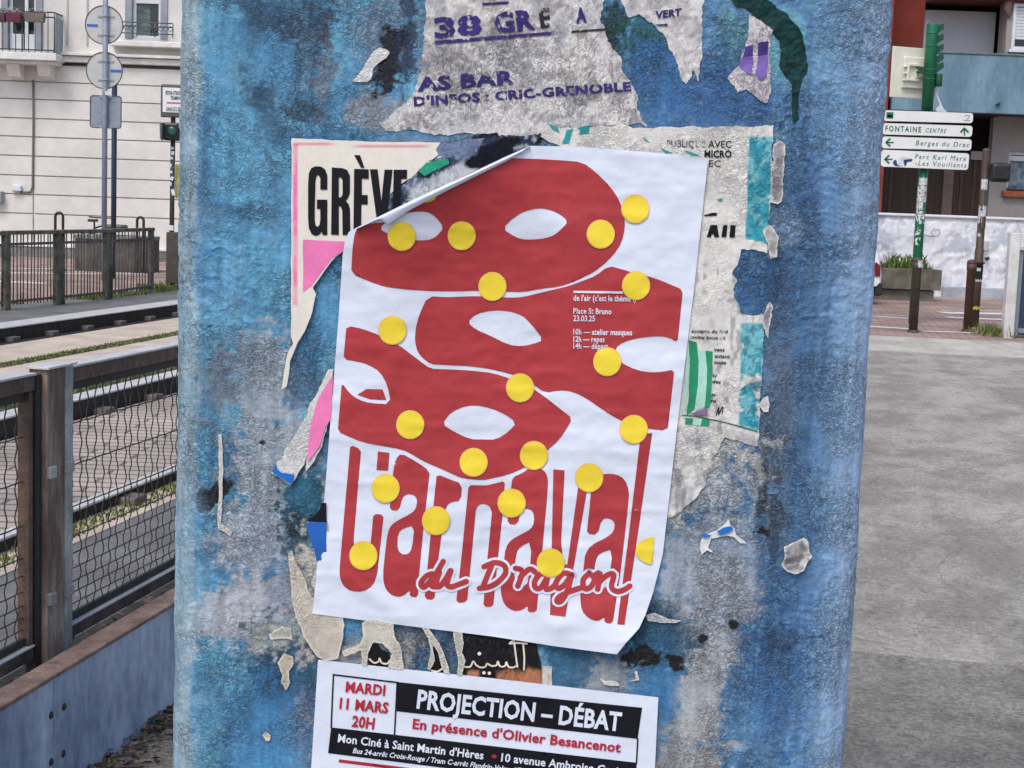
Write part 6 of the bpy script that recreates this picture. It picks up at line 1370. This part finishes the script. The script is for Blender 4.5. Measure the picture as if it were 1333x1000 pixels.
layers = [(0, .90, .04), (.06, 1.0, 0), (.80, 1.0, 0), (1.60, 1.0, 0), (1.66, .90, .04)]
lv2 = []
for y, s_, dd in layers:
    for x, z in loop: 
        tum = max(0, (z - .85)) * .22
        yy2 = y + (tum if y < .8 else -tum); lv2.append((xt + x - dd * (1 if x > -2 else -1), CYc - .0 + yy2, z))
fs2 = [[k * n + i, k * n + (i + 1) % n, (k + 1) * n + (i + 1) % n, (k + 1) * n + i] for k in range(len(layers) - 1) for i in range(n)] + [list(range(n)), list(range((len(layers) - 1) * n, len(layers) * n))]
mb.add(lv2, fs2, 0); part('car_body', mb, M_carw, ca)
def cside(pts, y, d): return [(xt + x, CYc + y + max(0, z - .85) * .22 * (1 if y < .8 else -1), z) for x, z in pts]
for y, d in ((-.012, .02), (1.652, .02)):
    mb = MB(); mb.prism(cside([(-.42, 1.02), (-.55, 1.34), (-1.15, 1.40), (-1.2, 1.0)], y, d), (0, d, 0)); part('side_window', mb, M_glass, ca)
    mb = MB(); mb.prism(cside([(-1.28, 1.0), (-1.22, 1.40), (-1.95, 1.37), (-2.4, 1.12), (-2.42, .98)], y, d), (0, d, 0)); part('side_window', mb, M_glass, ca)
    mb = MB(); mb.prism(cside([(-.035, .46), (-.045, .64), (-.12, .70), (-.17, .60), (-.13, .46)], y - .006, d), (0, d + .012, 0)); part('tail_light', mb, M_lamp, ca)
    for xx in (-.79, -3.2):
        mb = MB(); mb.lathe((xt + xx, CYc + y + (.0 if y < .8 else -.16), .31), [(.20, 0), (.31, .01), (.31, .17), (.2, .18)], 26, axis='Y'); wh = part('wheel', mb, M_rub, ca)
        mb = MB(); mb.lathe((xt + xx, CYc + y + (-.012 if y < .8 else .0), .31), [(.05, 0), (.19, .006), (.19, .03), (.05, .034)], 20, axis='Y'); sub_of('rim', mb, M_galv, wh, ca)
mb = MB(); mb.box((xt - .04, CYc + .83, .24), (.13, 1.60, .20), bev=.03); part('bumper', mb, M_rub, ca)
mb = MB(); mb.prism([(xt - .13, CYc + .2, 1.0), (xt - .26, CYc + .26, 1.28), (xt - .26, CYc + 1.4, 1.28), (xt - .13, CYc + 1.46, 1.0)], (.03, 0, .01)); part('rear_window', mb, M_glass, ca)

# green signpost: traffic light seen from behind and four direction boards
GY = 21.2
def gpx(x, y, dy=0.0): p = aty(x, y, GY); p.y = GY + dy; return p
M_gpost = mat('green_post_paint', srgb(12, 100, 66), .45, .2, 6, .0006, 40); M_gdark = mat('dark_green_housing', srgb(10, 70, 50), .45, .2, 6)
gx = gpx(1200, 250).x
sg = thing('green_signpost', 'green post carrying four white direction boards and a traffic light seen from behind', 'signpost', (gx, GY, 0))
mb = MB(); zt = gpx(1211, 108).z; mb.tube([(gx, GY, -.1), (gx, GY, gpx(1210, 150).z)], .065, 20); part('pole', mb, M_gpost, sg)
gx2 = gpx(1211, 80).x
mb = MB(); mb.lathe((gx2, GY, gpx(1210, 150).z), [(.078, -.02), (.078, gpx(1211, 33).z - gpx(1210, 150).z), (.073, gpx(1211, 31).z - gpx(1210, 150).z)], 22)
for y in (44.5, 61, 92, 104): z = gpx(1212, y).z; mb.lathe((gx2, GY, z), [(.078, 0), (.083, .004), (.083, .014), (.078, .018)], 22)
part('light_column', mb, M_gpost, sg)
for y in (38, 51, 64, 77, 88):
    c = gpx(1221, y, -.02); mb = MB()
    pts = [(c.x - .05, GY - .02, c.z - .10), (c.x + .075, GY - .02, c.z + .0), (c.x + .065, GY - .02, c.z + .075), (c.x + .03, GY - .02, c.z + .06), (c.x - .05, GY - .02, c.z + .02)]
    mb.prism(pts, (0, .16, 0)); part('lamp_hood', mb, M_gdark, sg)
mb = MB(); c = gpx(1222, 103); mb.lathe((c.x, GY, c.z - .1), [(.045, 0), (.05, .01), (.05, .16), (.045, .17)], 14); part('push_box', mb, M_gdark, sg)
mb = MB(); mb.box(gpx(1206, 89, -.02), (.28, .03, .035)); mb.box(gpx(1206, 95, -.02), (.28, .03, .03)); part('back_bracket', mb, M_gdark, sg)
# cream rear board of the signal, turned a little
cA, cB = gpx(1162.5, 60), gpx(1208, 128)
M_cream2 = mat('cream_signal_back', srgb(218, 217, 202), .6, .06, 5, .001, 30)
ctr = Vector(((cA.x + cB.x) / 2, GY + .10, (cA.z + cB.z) / 2)); RT = Matrix.Rotation(.35, 3, 'Z')
W2, H2 = (cB.x - cA.x) / math.cos(.35), cA.z - cB.z
mb = MB(); mb.box(ctr, (W2, .03, H2), tilt=RT, bev=.006); bk = part('backing_board', mb, M_cream2, sg)
mb = MB(); o2 = Vector((.05, -.04, -.0))
mb.box(ctr + RT @ o2, (W2 * .62, .05, H2 * .62), tilt=RT, bev=.015); sub_of('raised_back', mb, M_cream2, bk, sg)
mb = MB()
for dx, dz, w2, h2 in ((-.03, .10, .16, .035), (-.03, -.10, .16, .035), (-.12, 0, .035, .235), (.07, .06, .10, .03), (.07, -.05, .12, .03), (.02, 0, .03, .15), (-.17, .07, .06, .02), (-.17, -.02, .06, .02), (-.17, -.11, .06, .02)): mb.box(ctr + RT @ Vector((dx + .05, -.085, dz)), (w2, .04, h2), tilt=RT, bev=.008)
sub_of('moulded_rib', mb, M_cream2, bk, sg)
mb = MB(); mb.tube([gpx(1217, 106, .05), gpx(1220, 122, .06), gpx(1226, 138, .05), gpx(1231, 146, .05)], .018, 8); mb.prism([gpx(1219, 142, .02), gpx(1224, 137, .02), gpx(1234, 146, .02), gpx(1220, 146.5, .02)], (0, .05, 0)); part('white_cable', mb, M_frame, sg)
M_board = mat('white_board', srgb(222, 222, 220), .45, .04, 5); M_gink = mat('green_lettering', srgb(14, 102, 74), .6, .1, 9); M_bedge = mat('board_edge', srgb(70, 74, 74), .6, .1, 9)
gs_ = onf(GY - .142)
def gtext(s_, p0, p1, cap, par, bold, shear=0.0):
    o_ = text('lettering', s_, p0, p1, cap, gs_, M_gink, par, bold=bold, shear=shear, off=0, cut=0, space=1.28); o_.data.transform(Matrix.Translation(-sg.location))
def gpoly(name, polys, par, m=None):
    mb = MB()
    for p in polys: mb.add([tuple(q) for q in gs_(np.array(p, float))], [list(range(len(p)))])
    sub_of(name, mb, m or M_gink, par, sg)
def board(c4, label):
    pts = [Vector(q) for q in on_y(np.array(c4, float), GY - .138)]
    ctr = sum(pts, Vector()) / 4
    lp3 = []
    for i in range(4):
        p = pts[i]; a_ = (pts[i - 1] - p).normalized(); b_ = (pts[(i + 1) % 4] - p).normalized(); lp3 += [p + a_ * .035, p + (a_ + b_) * .010, p + b_ * .035]
    mb = MB(); mb.prism(lp3, (0, .03, 0)); b_ = part('direction_board', mb, M_board, sg, label)
    mb = MB(); mb.prism([ctr + (p - ctr) * 1.012 + Vector((0, .008, (p.z - ctr.z) * .05)) for p in lp3], (0, .026, 0)); sub_of('board_frame', mb, M_bedge, b_, sg)
    return b_
ar_up = lambda x, y, s: [[(x - .9 * s, y + s), (x - .9 * s, y - .45 * s), (x + .9 * s, y - .45 * s), (x + .9 * s, y + s)]]
b1 = board([(1151.5, 143.5), (1267, 147.5), (1266, 160.5), (1150, 157.5)], 'top direction board, blank but for a small green emblem')
gpoly('emblem', [[(1154, 146), (1163, 146.3), (1162.8, 154.5), (1153.8, 154.2)]], b1)
gpoly('emblem_figure', [[(1154.5, 152.5), (1157.5, 148.5), (1160, 151), (1161.8, 149), (1162, 152.8)]], b1, M_board)
o_ = strokes('emblem_mark', [[(1256, 151.5), (1260, 150), (1262, 152), (1259, 155)], [(1255, 156.5), (1262, 156.8)]], .8, lambda V, o=0: gs_(V), mat('grey_ink', srgb(120, 130, 128), .6, .1, 9), None, 0); o_.data.transform(Matrix.Translation(-sg.location)); o_.parent = b1
b2 = board([(1150, 160.3), (1266.2, 164), (1265, 178.3), (1148.8, 175)], 'second direction board')
gtext('FONTAINE', (1152.5, 170.6), (1199, 172.4), 7.0, b2, .02); gtext('CENTRE', (1204.5, 172.4), (1231, 173.4), 5.6, b2, .0, .2)
b3 = board([(1149, 177.6), (1265, 181.6), (1264, 196), (1147.6, 193)], 'third direction board')
gtext('Berges du Drac', (1192, 189), (1261, 191.6), 6.2, b3, .0, .2)
b4 = board([(1147.7, 195), (1262, 200), (1260, 221.5), (1146.5, 216.8)], 'lowest direction board, scratched and partly covered by a torn sticker')
gtext('Parc Karl Marx', (1191, 206.6), (1257.5, 209.4), 6.0, b4, .0, .2); gtext('-Les Vouillants', (1191, 215.2), (1257.5, 218.2), 6.0, b4, .0, .2)
def arrow(x, y, par, up=False):
    s = 5.5
    if up: P = [[(x - .9, y + s), (x - .9, y - s + 2), (x + .9, y - s + 2), (x + .9, y + s)], [(x, y - s), (x + 6, y - s + 6), (x + 4.5, y - s + 8), (x, y - s + 3.4), (x - 4.5, y - s + 8), (x - 6, y - s + 6)]]
    else: P = [[(x + s + .5, y - .9), (x + s + .5, y + .9), (x - s + 2, y + .9), (x - s + 2, y - .9)], [(x - s, y), (x - s + 6, y - 6), (x - s + 8, y - 4.5), (x - s + 3.4, y), (x - s + 8, y + 4.5), (x - s + 6, y + 6)]]
    gpoly('arrow', [P[0]], par); gpoly('arrow', [P[1][:3] + [P[1][3]], [P[1][0], P[1][3], P[1][4], P[1][5]]], par)
arrow(1255.5, 171, b2, True); arrow(1157.5, 185.5, b3); arrow(1156, 207.5, b4)
gpoly('torn_sticker', [[(1162, 212), (1164.5, 208), (1167, 209), (1168, 214), (1172, 217), (1165, 216)]], b4, mat('navy_ink', srgb(30, 56, 120), .6, .2, 20)); gpoly('torn_sticker', [[(1176, 208), (1188, 207), (1187, 210), (1181, 211), (1179, 216), (1177.5, 216)]], b4, mat('navy_ink_b', srgb(24, 44, 96), .6, .2, 20)); gpoly('torn_sticker', [[(1170, 206.5), (1176, 203.5), (1186, 206), (1177, 208.5), (1175, 218), (1169, 213)]], b4, mat('lilac_paper', srgb(206, 204, 214), .7, .1, 20))
# stickers wrapped round the post
def wrap(y0, y1, r, m, par, root, cx, Y, a0=-2.6, a1=-.5, name='sticker'):
    mb = MB(); z1, z0 = aty(1195, y0, Y).z, aty(1195, y1, Y).z; n = 10; vs = []
    for k in range(n + 1):
        a = a0 + (a1 - a0) * k / n + 0; vs += [(cx + r * math.cos(a), Y + r * math.sin(a), z0 + .01 * math.sin(k * 2.1)), (cx + r * math.cos(a), Y + r * math.sin(a), z1 + .008 * math.sin(k * 1.7))]
    mb.add(vs, [[2 * k, 2 * k + 2, 2 * k + 3, 2 * k + 1] for k in range(n)], 0, True); return part(name, mb, m, root)
M_stk = mat('peeling_white_sticker', (.66, .66, .66), .7, .12, 18, col2=(.40, .40, .42)); M_stk2 = mat('scribbled_sticker', (.6, .6, .6), .7, .3, 26, col2=(.16, .16, .18), edge=(.42, .5))
wrap(231.5, 241, .0665, M_stk, None, sg, gx, GY); wrap(242, 263, .0668, M_stk2, None, sg, gx, GY, -2.8, -.6); wrap(263.5, 272, .0665, M_stk, None, sg, gx, GY, -2.9, -1.4); wrap(272, 291, .0663, worn_ink('flaked_white_sticker', (.6, .62, .62), .5, 30), None, sg, gx, GY, -2.9, -.7); wrap(297, 319, .0663, worn_ink('flaked_white_letters', (.6, .62, .62), .53, 26), None, sg, gx, GY, -2.7, -1.5)

# bollards and the brown pole
def bollard(x, yb, yt, Y, r, label, m, tape=False):
    b = aty(x, yb, Y); t = aty(x + (yb - yt) * .066, yt, Y); z = t.z
    o_ = thing('bollard', label, 'bollard', (b.x, Y, 0), 'bollards at the end of the pavement')
    mb = MB(); mb.lathe((b.x, Y, -.1), [(r, 0), (r, z + .1 - .14), (r * 1.12, z + .1 - .135), (r * 1.12, z + .1 - .06)], 20); part('shaft', mb, m, o_)
    mb = MB(); mb.lathe((b.x, Y, z - .06), [(r * 1.12, .0), (r * 1.1, .03), (r * .7, .055), (r * .2, .062)], 20); part('cap', mb, m, o_)
    mb = MB(); mb.lathe((b.x, Y, -.01), [(r * 1.35, 0), (r * 1.3, .02), (r * 1.02, .03)], 20); part('base_ring', mb, m, o_)
    return o_, b
by0 = atz(1188.5, 431.5); by1 = atz(1259, 430.5)
M_bol = mat('bollard_green_brown', srgb(70, 64, 52), .6, .2, 8, .001, 40); M_bol2 = mat('bollard_brown', srgb(82, 56, 48), .6, .2, 8, .001, 40)
bo, bpp = bollard(1188.5, 431, 335, by0.y, .056, 'dark olive bollard in front of the green signpost', M_bol)
wrap(339, 348, .066, M_stk, None, bo, bpp.x, by0.y, -1.7, -.5)
bo2, _ = bollard(1259, 430.5, 338, by1.y, .056, 'reddish brown bollard in front of the brown stickered pole', M_bol2)
UY = 21.0
ux0 = aty(1268, 424, UY).x; up_ = thing('stickered_pole', 'tall brown pole with stickers and a black signal box, right of the green signpost', 'pole', (ux0, UY, 0))
uz = aty(1281.5, 193, UY).z
mb = MB(); mb.lathe((ux0, UY, -.1), [(.06, 0), (.06, 1.15), (.052, 1.16), (.052, uz + .06), (.048, uz + .09), (.02, uz + .1)], 18); part('pole', mb, mat('brown_pole_paint', srgb(74, 58, 50), .55, .2, 6, .0006, 40), up_)
xa_ = lambda y: ux0
mb = MB(); mb.lathe((ux0, UY, aty(1275, 364, UY).z), [(.064, 0), (.066, .01), (.066, .21), (.085, .22), (.085, .235), (.06, .24)], 16); part('sleeve', mb, M_rub, up_)
mb = MB(); a, b = aty(1287, 212, UY), aty(1310, 238, UY); mb.box(((a.x + b.x) / 2, UY - .1, (a.z + b.z) / 2), (b.x - a.x, .2, a.z - b.z), bev=.05); bx_ = part('signal_box', mb, mat('signal_box_black', (.014, .016, .02), .5, .2, 9), up_)
mb = MB(); mb.box(((a.x + b.x) / 2, UY - .215, (a.z + b.z) / 2), ((b.x - a.x) * .7, .03, (a.z - b.z) * .7), bev=.012); sub_of('box_cover', mb, M_rub, bx_, up_)
wrap(230.5, 244, .0545, M_stk, None, up_, ux0, UY, -2.6, -.9)
nb2 = wrap(265, 279, .055, M_stk, None, up_, ux0, UY, -2.9, -.5)
o_ = text('lettering', '2', (1276, 273), (1279.5, 273.2), 6.0, onf(UY - .06), M_black, nb2, bold=.03, off=0, cut=0); o_.data.transform(Matrix.Translation(-up_.location))
wrap(279, 288, .0545, M_stk2, None, up_, ux0, UY, -3.0, -1.8); wrap(301, 305, .0545, M_stk, None, up_, ux0, UY, -2.7, -1.9); wrap(346, 350, .067, M_stk, None, up_, ux0, UY, -2.1, -1.3); wrap(361, 363.5, .067, M_stk, None, up_, ux0, UY, -2.4, -.9)
wrap(396, 400, .0625, mat('yellow_green_tape', srgb(170, 180, 40), .5, .1, 9), None, up_, ux0, UY, -2.9, -.3, 'tape')
mb = MB(); z0, z1 = aty(1272, 300, UY).z, aty(1274, 282, UY).z; mb.tube([(ux0 - .03, UY - .06, z1), (ux0 - .035, UY - .075, z0 + .04), (ux0 - .0, UY - .08, z0), (ux0 + .03, UY - .07, z0 + .04), (ux0 + .03, UY - .06, z1)], .008, 6); part('cable_loop', mb, M_rub, up_)

# white gate pier and dark gate leaf at the right edge
gb = atz(1308, 439); VY = gb.y
M_pier = mat('white_pier_paint', (.66, .66, .65), .8, .08, 3, .002, 40, col2=(.5, .5, .48))
gtz = aty(1318, 303, VY).z
gx0_, gx1_ = aty(1310.5, 380, VY).x, aty(1330, 380, VY).x
gt = thing('gate_pier', 'white painted pier at the right edge of the picture', 'pier', ((gx0_ + gx1_) / 2, VY, 0))
pwd = .17; ln = .12
mb = MB(); mb.box((gx0_ + .065, VY + ln / 2, gtz / 2 - .05), (.13, ln, gtz + .1), bev=.012); part('pier_body', mb, M_pier, gt)
mb = MB(); zc2 = aty(1325, 323, VY).z; mb.box((gx0_ + .13 + .6, VY + .06, (gtz + zc2) / 2), (1.2, .116, gtz - zc2), bev=.012); part('lintel', mb, M_pier, gt)
gl = thing('gate_leaf', 'dark blue panelled gate leaf under the white lintel at the right edge', 'gate', (gx0_ + .7, VY, 0))
mb = MB(); mb.box((gx0_ + .18 + .5, VY + .12, zc2 / 2), (1.0, .05, zc2 - .06), bev=.004); part('panel', mb, mat('navy_gate_paint', srgb(40, 54, 82), .5, .15, 4), gl)
mb = MB()
mb.box((gx0_ + .16, VY + .085, zc2 / 2), (.07, .06, zc2 - .04), bev=.006); mb.box((gx0_ + .70, VY + .085, zc2 - .06), (1.0, .06, .06), bev=.006); mb.box((gx0_ + .70, VY + .085, .08), (1.0, .06, .06), bev=.006); part('leaf_frame', mb, mat('grey_gate_frame', srgb(120, 128, 136), .5, .1, 6), gl)
mb = MB(); mb.tube([(gx0_ + .30, VY + .06, 1.0), (gx0_ + .30, VY + .02, 1.0), (gx0_ + .42, VY + .02, 1.0)], .011, 8); part('handle', mb, M_galv, gl)
